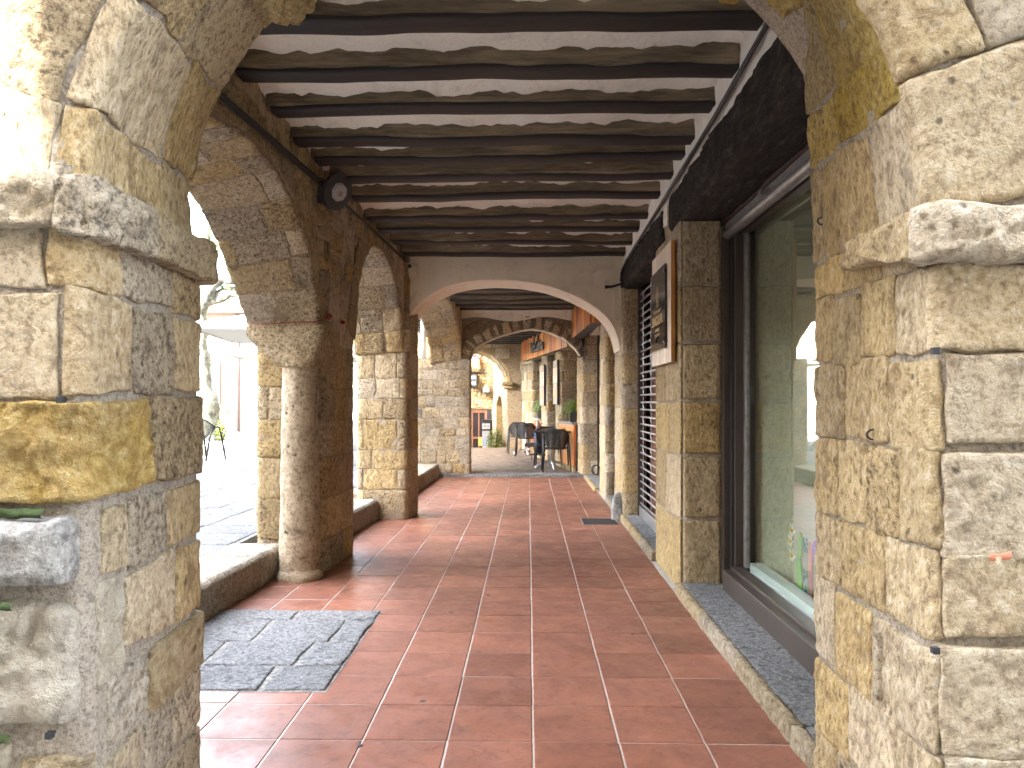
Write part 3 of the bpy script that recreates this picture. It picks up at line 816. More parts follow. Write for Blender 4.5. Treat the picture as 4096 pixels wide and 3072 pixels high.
arch3, A3 = arch_left([(xin(y), y, z) for y, z in in3], [(xin(y) - .58, y, z - .10) for y, z in in3], 'third arch open to the square, above the white drainpipe', 33, [(TAN, 2), (TAUPE, 1.5)], (.2, .3), (.2, .42), .2)

def wall_over(name, label, ys, low, ztop, mat, parent=None, xo=.57):
    t = thing(name, (xin(ys[0]) - .3, ys[0], 0), label, 'wall')
    mb = MB()
    for a, b in zip(ys[:-1], ys[1:]):
        la, lb = low(a), low(b); xa, xb = xin(a) - .012, xin(b) - .012
        mb.add([(xa,a,la),(xb,b,lb),(xb-xo,b,lb),(xa-xo,a,la),(xa,a,ztop),(xb,b,ztop),(xb-xo,b,ztop),(xa-xo,a,ztop)],
               [(0,1,5,4),(2,3,7,6),(0,3,2,1),(4,5,6,7)])
    mb.build('wall_core', mat, t)
    return t
def lowc(c, lo): 
    ys = [p[0] for p in c]; zs = [p[1] + .06 for p in c]
    return lambda y: float(np.interp(y, ys, zs)) if ys[0] < y < ys[-1] else lo
spandrel = thing('inner_wall', (-1.9, 6, 0), 'brown smeared stone wall above the arches on the square side', 'wall')
def rough_wall(y0, y1, low, ztop, seed):
    """smeared, lumpy face towards the passage"""
    ny = int((y1 - y0) / .05); nz_ = 26
    G = np.zeros((ny + 1, nz_ + 1, 3))
    for i, y in enumerate(np.linspace(y0, y1, ny + 1)):
        l = low(y)
        for k in range(nz_ + 1): G[i, k] = (xin(y), y, l + (ztop - l) * k / nz_)
    G[..., 0] += fbm(G * np.array([1, 1, .45]), 5., seed, 4) * .022 - .002
    mb = MB(); mb.grid(G, True)
    # outer side and body
    for a, b in zip(np.linspace(y0, y1, 40)[:-1], np.linspace(y0, y1, 40)[1:]):
        la, lb = low(a), low(b); xa, xb = xin(a) - .05, xin(b) - .05
        mb.add([(xa,a,la),(xb,b,lb),(xb-.50,b,lb),(xa-.50,a,la),(xa,a,ztop),(xb,b,ztop),(xb-.50,b,ztop),(xa-.50,a,ztop)],
               [(0,1,5,4),(2,3,7,6),(0,3,2,1),(4,5,6,7)])
    return mb.build('wall_face', INNERWALL, spandrel)
rough_wall(2.66, 5.90, lowc(in1, 1.98), 3.42, 5)
rough_wall(6.55, 8.60, lowc(in2, 1.98), 3.42, 6)
rough_wall(5.88, 6.58, lambda y: 1.98 if y < 6.6 else 1.98, 3.42, 7)
rough_wall(8.60, 13.45, lowc(in3, 2.2), 3.42, 8)
# a few stones that show through the smeared face
PW = Path([(xin(y) + .004, y) for y in (2.7, 5.95, 6.6, 7.5, 8.6)], .2)
rnd = random.Random(77)
for k in range(70):
    u = rnd.uniform(.3, 5.7); z = rnd.uniform(2.2, 3.1); y = 2.7 + u
    w, h = rnd.uniform(.14, .34), rnd.uniform(.09, .2)
    l = lowc(in1, 1.98)(y) if y < 5.63 else (lowc(in2, 1.98)(y) if y > 6.64 else 2.0)
    if z < l + .12 or z + h > 3.2: continue
    stone(PW, [(u, z), (u + w, z), (u + w, z + h), (u, z + h)], BROWN, spandrel, 500 + k, step=.04, proud=.016, bev=.02, wob=.025, rough=.012, depth=.06)

# round column with its corbel
colm = thing('stone_column', (-1.80, 5.69, 0), 'round stone column with a flared capital in front of the first pier', 'column')
mb = MB(); nz_ = 60; na = 40
G = np.zeros((na + 1, nz_ + 1, 3))
for i in range(na + 1):
    t = 2 * PI * i / na
    for k in range(nz_ + 1):
        z = .075 + (1.66 - .075) * k / nz_
        r = .156 - .022 * (k / nz_) ** 1.3
        G[i, k] = (-1.80 + r * math.cos(t), 5.69 + r * math.sin(t), z)
nn = G - np.array([-1.80, 5.69, 0]); nn[..., 2] = 0; nn /= np.linalg.norm(nn, axis=-1, keepdims=True)
hh = fbm(G, 6, 3, 3) * .006 + np.minimum(fbm(G, 26, 8, 2), 0) * .006
G = G + nn * hh[..., None]; G[-1] = G[0]
mb.grid(G, True).build('shaft', COLUMN, colm)
mb = MB(); G = np.zeros((na + 1, 9, 3))
for i in range(na + 1):
    t = 2 * PI * i / na
    for k, (r, z) in enumerate([(.176, -.01), (.180, .02), (.176, .045), (.168, .06), (.16, .07), (.155, .08), (.15, .09), (.12, .10), (0, .10)]):
        G[i, k] = (-1.80 + r * math.cos(t), 5.69 + r * math.sin(t), z)
G[..., :2] += (fbm(G, 9, 4, 3) * .010)[..., None]; G[-1] = G[0]
mb.grid(G, True).build('base', MORTAR, colm)
def corbel():
    mb = MB(); G = np.zeros((na + 1, 24, 3))
    for i in range(na + 1):
        t = 2 * PI * i / na
        for k in range(24):
            s = k / 23
            c, sn = math.cos(t), math.sin(t)
            if k == 0: G[i, k] = (-1.80 + .10 * c, 5.69 + .10 * sn, 1.645); continue
            # square target: x -2.19..-1.585, y 5.55..5.87
            m = max(abs(c), abs(sn)); e = max(0., min(1., (s - .04) / .72)) ** .75
            ex, ey = -1.80 + .142 * c, 5.69 + .142 * sn
            bx = c / m; by = sn / m
            qx = (-1.885 + .30 * bx); qy = 5.74 + .17 * by
            x = ex * (1 - e) + qx * e; y = ey * (1 - e) + qy * e
            G[i, k] = (x, y, 1.645 + .34 * s)
    nnn = G - np.array([-1.87, 5.72, 0]); nnn[..., 2] = 0; ln = np.linalg.norm(nnn, axis=-1, keepdims=True); nnn /= ln
    G = G + nnn * (fbm(G, 7, 12, 4) * .014)[..., None]; G[-1] = G[0]
    return mb.grid(G, True)
corbel().build('capital', TAUPE, colm)
# bigger block between capital and arch foot
# red cord tied round the foot of the arch
rc = MB(); pts = [(-2.215, 5.60, 1.985), (-2.1, 5.57, 1.985), (-1.9, 5.555, 1.995), (-1.75, 5.55, 2.0), (-1.64, 5.56, 2.005), (-1.60, 5.62, 2.03), (-1.60, 5.75, 2.065), (-1.60, 5.9, 2.085), (-1.63, 6.0, 2.08), (-1.615, 6.3, 2.065), (-1.585, 6.6, 2.04)]
rc.tube(pts, .004, 6); rc.tube([(-1.595, 5.74, 2.06), (-1.58, 5.76, 2.075), (-1.60, 5.79, 2.06)], .016, 6); rc.tube([(-1.60, 6.2, 2.075), (-1.59, 6.23, 2.07), (-1.60, 6.26, 2.075)], .013, 6)
tag(rc.build('red_string', RED), 'thin red cord tied round the foot of the first arch', 'cord')

# ------------------------------------------------------------------ cross arch 1: smooth plaster
pl = thing('plaster_arch', (-.2, 8.9, 0), 'grey white plastered cross arch in the middle of the passage', 'arch')
t1 = [(-1.487, 2.16), (-1.475, 2.30), (-1.393, 2.467), (-1.19, 2.654), (-.987, 2.761), (-.719, 2.825), (-.356, 2.842), (-.048, 2.822), (.222, 2.771), (.488, 2.675), (.756, 2.541), (.955, 2.38), (1.049, 2.206), (1.082, 2.03)]
t1 = np.array(t1)
dl = np.concatenate([[0], np.cumsum(np.linalg.norm(np.diff(t1, axis=0), axis=1))]); tt = np.linspace(0, dl[-1], 90)
# smooth the profile
cx_ = np.interp(tt, dl, t1[:, 0]); cz_ = np.interp(tt, dl, t1[:, 1])
for _ in range(12):
    cx_[1:-1] = (cx_[:-2] + cx_[1:-1] * 2 + cx_[2:]) / 4; cz_[1:-1] = (cz_[:-2] + cz_[1:-1] * 2 + cz_[2:]) / 4
def plaster_face(cx_, cz_, Y0, Y1, top, m, parent, seed, xl, xr, amp=.008):
    n = len(cx_); K2 = 22
    G = np.zeros((n, K2, 3))
    for i in range(n):
        for k in range(K2):
            s = k / (K2 - 1)
            # fan from the arch line to the wall's edge
            tx = xl + (xr - xl) * i / (n - 1)
            G[i, k] = (cx_[i] * (1 - s) + tx * s, Y0, cz_[i] * (1 - s) + top * s)
    G[0, :, 0] = xl * np.linspace(0, 1, K2) + cx_[0] * (1 - np.linspace(0, 1, K2)); 
    G[:, 1:, 1] += fbm(G[:, 1:], 3.5, seed, 4) * amp
    mb = MB(); mb.grid(G, True)
    B = G.copy(); B[..., 1] = Y1; mb.grid(B, True, flip=True)
    mb.build('wall_face', m, parent)
plaster_face(cx_, cz_, 8.62, 9.25, 3.42, PLASTER, pl, 2, -1.62, 1.30)
mb = MB(); G = np.zeros((90, 8, 3))
for k, y in enumerate([8.618, 8.63, 8.72, 8.85, 8.98, 9.1, 9.24, 9.252]):
    G[:, k, 0] = cx_; G[:, k, 1] = y; G[:, k, 2] = cz_ - (.006 if 0 < k < 7 else 0)
G[:, 1:-1, 2] += fbm(G[:, 1:-1], 5, 3, 2) * .004
mb.grid(G, True, flip=True).build('soffit', SOFFIT, pl)
MB().box((-1.66, 8.64, 2.1), (-1.49, 9.24, 3.42)).box((1.085, 8.64, 2.0), (1.3, 9.24, 3.42)).build('wall_core', PLASTER, pl)
# broken plaster knob at the left top of the arch
stone(Path([(-1.50, 8.60), (-1.0, 8.60)], .01), [(.02, 2.86), (.20, 2.86), (.17, 3.05), (.0, 3.06)], PLASTER, pl, 600, step=.02, proud=.03, bev=.05, wob=.03, rough=.015, name='broken_plaster')

T2MORTAR = stone_mat('darker_brown_mortar', (.27, .215, .15), (.20, .155, .105), light=(.36, .30, .22), dark=(.09, .07, .05), grain=50, pits=.2, vary=0)  # darker mortar, so the voussoirs stand out from their bed
# cross arch 2: rubble voussoirs, plaster above
a2t = thing('rubble_cross_arch', (-.1, 13.55, 0), 'rough stone cross arch standing before the cafe tables', 'arch')
t2 = [(-1.10, 2.13), (-1.03, 2.31), (-.91, 2.44), (-.70, 2.535), (-.49, 2.615), (-.175, 2.70), (.073, 2.735), (.345, 2.69), (.656, 2.557), (.866, 2.37), (.968, 2.225), (1.0, 2.15)]
AT2 = Arch([(x, 13.35, z) for x, z in t2], [(x, 13.72, z) for x, z in t2], None)
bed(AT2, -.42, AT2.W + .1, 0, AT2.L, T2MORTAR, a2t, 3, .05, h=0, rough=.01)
rr = random.Random(4); v = .12
while v < AT2.L - .1:
    w = rr.uniform(.085, .17)
    stone(AT2, [(-rr.uniform(.17, .25), v), (.0, v), (.0, v + w - .02), (-rr.uniform(.17, .25), v + w - .02)], rr.choice([TAUPE, TAN, BROWN]), a2t, 700 + int(v * 90), step=.025, proud=.026, bev=.02, wob=.014, rough=.01, depth=.03)
    v += w + rr.uniform(.02, .05)
bed(AT2, .01, AT2.W, 0, AT2.L, SOFFIT, a2t, 9, .05, h=.006, rough=.006, name='soffit')
tx = np.array(t2)
strips_x(list(np.linspace(-1.3, 1.25, 60)), lambda x: float(np.interp(x, tx[:, 0], tx[:, 1])) + .08 if -1.1 < x < 1.0 else 2.15, 13.37, 13.70, 3.42, DARKMORTAR, 'wall_core', a2t)
G = np.array([[[x, 13.322, z] for z in np.linspace(2.90 + .04 * math.sin(x * 5), 3.42, 12)] for x in np.linspace(-1.3, 1.2, 50)])
G[..., 1] += fbm(G, 4, 21, 4) * .010; MB().grid(G, True).build('plaster', PLASTER, a2t)
# cross arch 3, where the passage ends
a3t = thing('end_cross_arch', (-1.5, 20.3, 0), 'farthest stone arch with a corbel, sunlit wall behind it', 'arch')
t3 = [(-2.46, 1.86), (-2.42, 2.2), (-2.25, 2.48), (-1.95, 2.70), (-1.62, 2.79), (-1.38, 2.79), (-1.09, 2.70), (-.806, 2.50), (-.62, 2.237), (-.547, 1.90)]
AT3 = Arch([(x, 20.0, z) for x, z in t3], [(x - .12 * (1 if x > -1.5 else -1), 20.7, z - .03) for x, z in t3], None)
bed(AT3, -.2, AT3.W, 0, AT3.L, DARKMORTAR, a3t, 33, .06, h=0)
courses(AT3, -.0, AT3.W, 0, AT3.L, (.25, .45), (.3, .5), [(CREAMWALL, 2), (TAN, 1)], a3t, 34, step=.06, avoid=(0,))
tx3 = np.array(t3)
strips_x(list(np.linspace(-3.2, 1.3, 60)), lambda x: float(np.interp(x, tx3[:, 0], tx3[:, 1])) + .05 if -2.46 < x < -.547 else .0, 20.02, 20.6, 3.42, DARKMORTAR, 'wall_core', a3t)
PT3 = Path([(-3.2, 20.0), (-.2, 20.0)], .01)
courses(PT3, .1, 2.7, 0.2, 3.0, (.2, .34), (.25, .5), [(BROWN, 2), (TAN, 1)], a3t, 35, step=.08, keep=lambda u, z: (z > float(np.interp(u - 3.2, tx3[:, 0], tx3[:, 1])) + .15) or u < .6)
MB().prism([(-.72, 19.85), (-.42, 19.85), (-.42, 20.75), (-.80, 20.75)], 1.84, 1.93).prism([(-.66, 19.9), (-.42, 19.9), (-.42, 20.7), (-.72, 20.7)], 1.74, 1.84).build('corbel', CREAMWALL, a3t, bevel=.02)
PT2w = None
# ------------------------------------------------------------------ ceiling and beams
ceil = thing('ceiling', (-.3, 8, 3.2), None, None); ceil['kind'] = 'structure'
def zb(Y): return 3.22 - .02 * (Y - 3) if Y < 9 else 3.06
beamsY = [2.95, 3.50, 3.98, 4.48, 4.99, 5.35, 5.75, 6.26, 6.93, 7.38, 7.88, 8.47]
def ceiling_sheet(y0, y1, bys, x0, x1, seed):
    ny = int((y1 - y0) / .035); nx = 60
    G = np.zeros((nx + 1, ny + 1, 3))
    ys = np.linspace(y0, y1, ny + 1); xs = np.linspace(x0, x1, nx + 1)
    bb = np.array(bys)
    for k, y in enumerate(ys):
        d = np.abs(bb - y).min()
        lo = bb[bb <= y].max() if (bb <= y).any() else y0 - .1; hi = bb[bb > y].min() if (bb > y).any() else y1 + .1
        s = (y - lo) / max(hi - lo, .01); arch_ = math.sin(PI * min(max(s, 0), 1)) * min(.05, (hi - lo) * .12)
        G[:, k, 0] = xs; G[:, k, 1] = y; G[:, k, 2] = zb(y) + .072 + arch_
    A = fbm(G, 3.2, seed, 4) * .030 + fbm(G, 11, seed + 2, 3) * .008
    # broad diagonal trowel folds in the plaster
    A += np.abs(np.sin(G[..., 0] * 6.1 + G[..., 1] * 5 + fbm(G, 2.2, seed + 4, 3) * 7)) ** 3 * -.016
    G[..., 2] += A
    mb = MB(); mb.grid(G, True, flip=True)
    return mb.build('plaster', WHITEWASH, ceil)
ceiling_sheet(2.6, 8.66, beamsY, -1.75, 1.35, 1)
by2 = [9.7, 10.25, 10.85, 11.4, 12.0, 12.6, 13.1]
ceiling_sheet(9.2, 13.4, by2, -1.7, 1.4, 2)
by3 = [14.1, 14.7, 15.3, 15.9, 16.5, 17.1, 17.7, 18.3, 18.9, 19.5]
ceiling_sheet(13.6, 20.1, by3, -2.6, 1.4, 3)
def beam(Y, x0, x1, z, w, h, seed, skew=0., sag=0.):
    n = 46; rr = random.Random(seed)
    sec = []
    m_ = 16
    for i in range(m_):
        t = 2 * PI * i / m_ + PI / m_
        c, s = math.cos(t), math.sin(t); p = .27
        sec.append((math.copysign(abs(c) ** p, c) * w / 2, math.copysign(abs(s) ** p, s) * h / 2))
    G = np.zeros((n + 3, m_ + 1, 3)); R = np.zeros((n + 3, m_ + 1))
    xs = [x0] + list(np.linspace(x0, x1, n + 1)) + [x1]
    for i, x in enumerate(xs):
        f = (x - x0) / (x1 - x0)
        taper = 1 - .12 * f * (1 if seed % 2 else -.4)
        edge = .0 if i in (0, n + 2) else (.90 if i in (1, n + 1) else 1.)
        for j in range(m_ + 1):
            a, b = sec[j % m_]
            G[i, j] = (x, Y + skew * (f - .5) + a * taper * edge, z + h / 2 + b * edge * taper + sag * (4 * f * (1 - f)))
    ns = fbm(G * np.array([.45, 1, 1]), 4.2, seed, 3)
    G[1:-1, :, 1] += ns[1:-1] * .018; G[1:-1, :, 2] += fbm(G * np.array([.4, 1, 1]), 3.0, seed + 40, 2)[1:-1] * .012
    G[:, -1] = G[:, 0]
    mb = MB(); mb.grid(G, False, flip=False)
    o = mb.build('beam', BEAM, ceil)
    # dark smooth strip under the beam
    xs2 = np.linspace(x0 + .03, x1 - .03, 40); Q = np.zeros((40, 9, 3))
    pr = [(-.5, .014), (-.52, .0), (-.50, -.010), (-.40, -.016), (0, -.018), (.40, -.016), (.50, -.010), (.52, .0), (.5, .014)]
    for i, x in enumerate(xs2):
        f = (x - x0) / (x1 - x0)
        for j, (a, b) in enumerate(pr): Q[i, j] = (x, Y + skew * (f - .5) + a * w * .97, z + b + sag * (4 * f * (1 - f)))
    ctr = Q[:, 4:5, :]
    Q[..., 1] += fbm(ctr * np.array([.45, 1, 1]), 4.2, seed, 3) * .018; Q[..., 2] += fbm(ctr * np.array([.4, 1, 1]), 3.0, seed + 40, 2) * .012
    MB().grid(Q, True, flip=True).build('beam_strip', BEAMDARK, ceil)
    return o
rr = random.Random(8)
sk = [0, -.02, .0, .03, .02, .16, .10, .06, .10, -.04, -.10, -.16]
for i, Y in enumerate(beamsY):
    beam(Y, (-1.62 if i < 7 else -1.60 + .05 * (Y - 6)) + rr.uniform(-.02, .05), 1.16 + rr.uniform(-.02, .01), zb(Y) + rr.uniform(-.008, .008), rr.uniform(.135, .155), rr.uniform(.13, .15), 10 + i, -sk[i] * .5, rr.uniform(-.01, .01))
for i, Y in enumerate(by2): beam(Y, -1.52, 1.16, zb(Y) + .0, .14, .14, 40 + i)
for i, Y in enumerate(by3): beam(Y, -2.5, 1.16, 2.93 + .02, .15, .15, 60 + i)
# storey above: closes the ceiling against the sky
up = thing('upper_storey', (2, 10, 3.4), 'upper storey of the arcaded house above the passage', 'building')
MB().box((-2.26, 1.95, 3.42), (7, 13.6, 9)).box((-2.9, 13.6, 3.42), (7, 20.7, 9)).build('wall', CREAMWALL, up)

# ------------------------------------------------------------------ right side, shop fronts
def pier_right(x, y0, y1, d, ztop, label, seed, mats, hs, ls, x1=None, mort=MORTAR, r=.025, zb_=0., **kw):
    x1 = x if x1 is None else x1
    t = thing('shop_pillar', (x + d / 2, (y0 + y1) / 2, 0), label, 'stone pillar')
    P = Path([(x1 + d, y1), (x1, y1), (x, y0), (x + d, y0)], r)
    bed(P, 0, P.L, zb_, ztop, mort, t, seed, .07, h=0, rough=.006)
    MB().prism([(x + .03, y0 + .03), (x + d, y0 + .03), (x1 + d, y1 - .03), (x1 + .03, y1 - .03)], zb_, ztop).build('pier_core', mort, t)
    dd = dict(step=.045, proud=.006, bev=.009, wob=.014, rough=.009, depth=.03, gap=.010); dd.update(kw)
    a, b = d, d + math.hypot(y1 - y0, x1 - x)
    return t, P, a, b, dd
R0, P0, a0, b0_, k0 = pier_right(1.11, 5.31, 6.36, .30, 2.70, 'pillar of large smooth blocks bearing the framed wooden sign', 0, None, None, None, x1=1.115)
# long smooth blocks on the passage side, squared blocks on the near side
zs = [0, .52, .98, 1.38, 1.80, 2.22, 2.70]
for i in range(6):
    z0, z1 = zs[i], zs[i+1]; off = .05 * (1 if i % 2 else 0)
    g = .006
    mm = [TAN, TAN, TAN, TAN, TAN, TAN][i]
    sp = b0_ - (.34, .55, .42, .60, .38, .5)[i]
    zf0, zf1 = z0 + (0 if i == 0 else .02), z1 + .02
    stone(P0, [(0, z0), (a0 - g, z0), (a0 - g, z1 - g), (0, z1 - g)], TAN, R0, 800 + i, step=.06)
    stone(P0, [(a0 + g, z0 + g), (sp - .004, z0 + g), (sp - .004, z1 - g), (a0 + g, z1 - g)], TAN, R0, 810 + i, step=.045, proud=.008, rough=.003, wob=.004, bev=.008)
    stone(P0, [(sp + .004, z0 + g), (b0_ - .012, zf0 + g), (b0_ - .012, zf1 - g), (sp + .004, z1 - g)], TAN, R0, 820 + i, step=.045, proud=.008, rough=.003, wob=.004, bev=.008)
    stone(P0, [(b0_ + .0, zf0 + .014), (P0.L - .015, zf0 + .014), (P0.L - .015, zf1 - .014), (b0_ + .0, zf1 - .014)], TAN, R0, 830 + i, step=.025, proud=.014, rough=.006, wob=.006, bev=.012, depth=.03)
def std_pier(x, y0, y1, d, zt, label, seed, mats, hs=(.24, .4), ls=(.25, .5), **kw):
    zb_ = kw.get('zb_', 0.)
    t, P, a, b, dd = pier_right(x, y0, y1, d, zt, label, seed, mats, hs, ls, **kw)
    courses(P, 0, P.L, max(zb_, 0), zt, hs, ls, mats, t, seed, avoid=(a, b), slope=.008, **dd)
    return t
std_pier(1.10, 8.50, 9.26, .28, 2.72, 'rough brown pillar carrying the right foot of the plaster arch', 61, [(TAN, 2), (BROWN, 1)], x1=1.10)
std_pier(1.10, 10.3, 11.2, .26, 2.58, 'narrow pillar under the near wooden sign box', 62, [(TAN, 2), (PALE, 1), (TAUPE, 1)])
std_pier(.99, 13.33, 13.9, .33, 2.6, 'pillar with a coil of hose at its foot, beside the cafe counter', 63, [(TAN, 2), (PALE, 1), (TAUPE, 1)], x1=.93)
# stones of the upper wall, white plaster between lintels and beams
uw = thing('upper_wall_band', (1.2, 6, 3), 'strip of flaking whitewashed wall above the black lintels', 'wall')
G = np.array([[[1.125, y, z] for z in np.linspace(2.82, 3.42, 24)] for y in np.linspace(2.66, 8.64, 120)])
G[..., 0] += fbm(G, 4, 8, 4) * .018 + fbm(G, 15, 12, 2) * .006
MB().grid(G, True, flip=True).box((1.16, 2.66, 2.84), (1.42, 8.64, 3.42)).box((1.12, 9.24, 2.6), (1.4, 20.1, 3.42)).build('wall_face', WHITEWASH, uw)
def lintel(y0, y1, z0a, z0b, z1a, z1b, x0, x1, seed, label):
    n = 70; m_ = 20; G = np.zeros((n + 3, m_ + 1, 3))
    ys = [y0] + list(np.linspace(y0, y1, n + 1)) + [y1]
    for i, y in enumerate(ys):
        f = (y - y0) / (y1 - y0); e = 0. if i in (0, n + 2) else (.93 if i in (1, n + 1) else 1.)
        zl = z0a + (z0b - z0a) * f; zh = z1a + (z1b - z1a) * f
        for j in range(m_ + 1):
            t = 2 * PI * j / m_ + .15; c, s = math.cos(t), math.sin(t); p = .26
            G[i, j] = ((x0 + x1) / 2 + math.copysign(abs(c) ** p, c) * (x1 - x0) / 2 * e, y, (zl + zh) / 2 + math.copysign(abs(s) ** p, s) * (zh - zl) / 2 * e)
    G[1:-1, :, 0] += fbm(G * np.array([1, .6, 1]), 9, seed, 4)[1:-1] * .022; G[1:-1, :, 2] += fbm(G * np.array([1, .35, 1]), 3, seed + 3, 3)[1:-1] * .022
    G[:, -1] = G[:, 0]
    o = MB().grid(G, True, flip=True).build('timber_lintel', LINTEL)
    return tag(o, label, 'wooden beam')
lintel(2.60, 5.72, 2.66, 2.69, 3.06, 2.98, 1.09, 1.42, 3, 'huge charred black timber over the shop window')
lintel(6.02, 8.62, 2.68, 2.70, 2.98, 2.97, 1.09, 1.36, 9, 'black timber lintel over the rolled shutter, behind the wooden sign')
std_pier(1.13, 5.70, 6.04, .2, 3.0, 'bit of stone wall between the two black lintels', 64, [(TAN, 1)], zb_=2.70)
# sill stones
def sill(y0, y1, x0, x1, z, label, seed, n):
    t = thing('shop_sill', (x0, y0, 0), label, 'stone sill')
    MB().box((x0 + .01, y0, -.1), (x1, y1, z - .02)).build('mortar', MORTAR, t)
    F = flat(z - .008)
    ys = np.linspace(y0, y1, n + 1)
    for i in range(n):
        stone(F, [(x0 + .045, ys[i] + .003), (x1, ys[i] + .003), (x1, ys[i+1] - .003), (x0 + .045, ys[i+1] - .003)], GRANITE, t, seed + i, step=.03, proud=.010, bev=.012, wob=.004, rough=.006, depth=.03, name='granite_slab')
        P = Path([(x0, ys[i+1]), (x0, ys[i])], .01)
        class K: pass
        def f(u, v, P=P, x0=x0, z=z):
            b = P(u, 0 * v).copy(); b[..., 2] = np.clip(v, -1, z); b[..., 0] += np.clip(v - z, 0, None); return b
        K.__call__ = staticmethod(f); K.sign = 1; K.closed = False
        stone(K(), [(.004, -.03), (P.L - .004, -.03), (P.L - .004, z + .05), (.004, z + .05)], CREAMWALL, t, seed + 50 + i, step=.03, proud=.006, bev=.014, wob=.006, rough=.006, depth=.02, name='edge_stone')
    return t
sill(2.2, 5.30, 1.065, 1.44, .075, 'dark granite doorstep with a pale edge under the big shop window', 900, 4)
sill(6.36, 8.50, 1.08, 1.30, .07, 'granite doorstep below the rolled shutter', 930, 3)
sill(9.26, 10.3, 1.08, 1.36, .06, 'short granite doorstep beyond the plaster arch', 950, 1)
sill(11.2, 13.33, 1.02, 1.36, .06, 'granite doorstep with the coil of hose on it', 960, 2)
# guard stone at the foot of the plaster arch pillar
G = np.zeros((25, 16, 3))
for i in range(25):
    t = 2 * PI * i / 24
    for k in range(16):
        s = k / 15; r = .085 * (1 - .15 * s) * math.sqrt(max(0, 1 - max(0, (s - .72) / .28) ** 2))
        G[i, k] = (1.07 + r * math.cos(t), 8.60 + r * 1.1 * math.sin(t), -.01 + .33 * s)
G[..., :2] += (fbm(G, 7, 4, 3) * .018)[..., None]; G[-1] = G[0]
tag(MB().grid(G, True).build('guard_stone', GREYST), 'rounded guard stone at the foot of the plaster arch pillar', 'guard stone')
# drain grate in the tiles
gr = thing('drain_grate', (.83, 8.42, 0), 'dark metal floor grate set in the tiles by the guard stone', 'grate')
fr_ = MB(); gx0, gx1, gy0, gy1, gz = .615, 1.03, 8.20, 8.65, .004
fr_.box((gx0, gy0, -.01), (gx1, gy0 + .012, gz)).box((gx0, gy1 - .012, -.01), (gx1, gy1, gz)).box((gx0, gy0 + .012, -.01), (gx0 + .012, gy1 - .012, gz)).box((gx1 - .012, gy0 + .012, -.01), (gx1, gy1 - .012, gz))
fr_.build('frame', ALU, gr)
b_ = MB().box((-.19, -.005, -.004), (.19, .005, .004)).mesh('bar'); b_.materials.append(GUNMETAL)
for i in range(22):
    o = link('bar', b_, None, gr, local=True); o.location = (-.008, gy0 + .026 + i * .019 - 8.42, .001)
MB().box((gx0 + .012, gy0 + .012, -.009), (gx1 - .012, gy1 - .012, -.004)).build('backing', BLACK, gr)

# shop window
W = thing('shop_window', (1.45, 3.8, 0), 'large shop window with a brown metal frame and white display ledge', 'shop window')
GX = 1.52
MB().box((1.36, 2.0, .07), (1.42, 5.12, .215)).build('base_panel', BRONZE, W, bevel=.004)
MB().box((1.42, 2.0, .07), (1.50, 5.12, .235)).build('base_rail', BRONZE, W, bevel=.004)
MB().box((1.40, 5.235, .07), (1.44, 5.30, 2.66)).build('outer_post', BRONZE, W, bevel=.003)
MB().box((1.45, 5.12, .07), (1.56, 5.16, 2.62)).build('post', BRONZE, W, bevel=.003)
MB().box((1.505, 5.06, .235), (1.535, 5.12, 2.60)).build('glazing_bar', SILVER, W, bevel=.003)
MB().box((1.44, 5.165, .05), (1.60, 5.30, 2.66)).build('shadow_gap', BLACK, W)
MB().box((1.48, 2.0, 2.56), (1.55, 5.12, 2.62)).build('head_rail', BRONZE, W, bevel=.004)
gp = MB().box((GX - .004, 2.0, .235), (GX + .004, 5.06, 2.56)).build('pane', GLASS, W)
MB().box((GX + .012, 2.0, .19), (GX + .10, 5.06, .275)).build('ledge_edge', WHITE, W, bevel=.004)
MB().box((GX + .10, 2.0, .15), (2.6, 5.12, .20)).build('display_floor', SHOPWALL, W)
rm = MB(); rm.box((2.6, 1.9, .1), (2.65, 3.0, 2.7)).prism([(1.60, 5.12), (2.60, 3.0), (2.66, 3.0), (2.66, 5.2), (1.60, 5.2)], .1, 2.7).box((1.56, 1.9, 2.62), (2.65, 5.2, 2.68)).box((1.56, 1.85, .1), (2.65, 1.9, 2.7))
rm.build('display_wall', SHOPWALL, W)  # slanted back wall, its angle added to catch light from the arches
tr_ = MB().box((1.41, 2.0, 2.60), (1.50, 5.26, 2.66)); tr_.tube([(1.43, 2.0, 2.585), (1.43, 5.24, 2.585)], .036, 10)
tr_.build('roller_bar', SILVER, W)
MB().box((1.40, 4.28, 2.60), (1.36, 4.34, 2.63)).build('bracket', SILVER, W)
MB().box((1.40, 2.3, 2.665), (1.62, 5.35, 2.70)).build('soffit_board', REDWOOD, W)
for k, y in enumerate((3.75, 4.28)):
    s_ = thing('spot_lamp', (1.9, y, 2.52), ('small white ceiling spot inside the shop window, nearer one', 'small white ceiling spot inside the shop window, farther one')[k], 'spot lamp', 'spots in the shop window')
    MB().tube([(1.80, y, 2.62), (1.80, y, 2.54)], .008, 6).build('stem', BLACK, s_)
    MB().tube([(1.80, y, 2.55), (1.78, y - .02, 2.53), (1.75, y - .06, 2.47)], [.022, .03, .033], 12).build('lamp_head', WHITE, s_)
cd = MB().tube([(1.545, 5.03, 2.56), (1.545, 5.03, 1.50)], .003, 5); cd.obox((1.545, 5.03, 1.44), (.010, 0, 0), (0, .012, 0), (0, 0, .06))
cd.build('blind_cord', GUNMETAL, W)
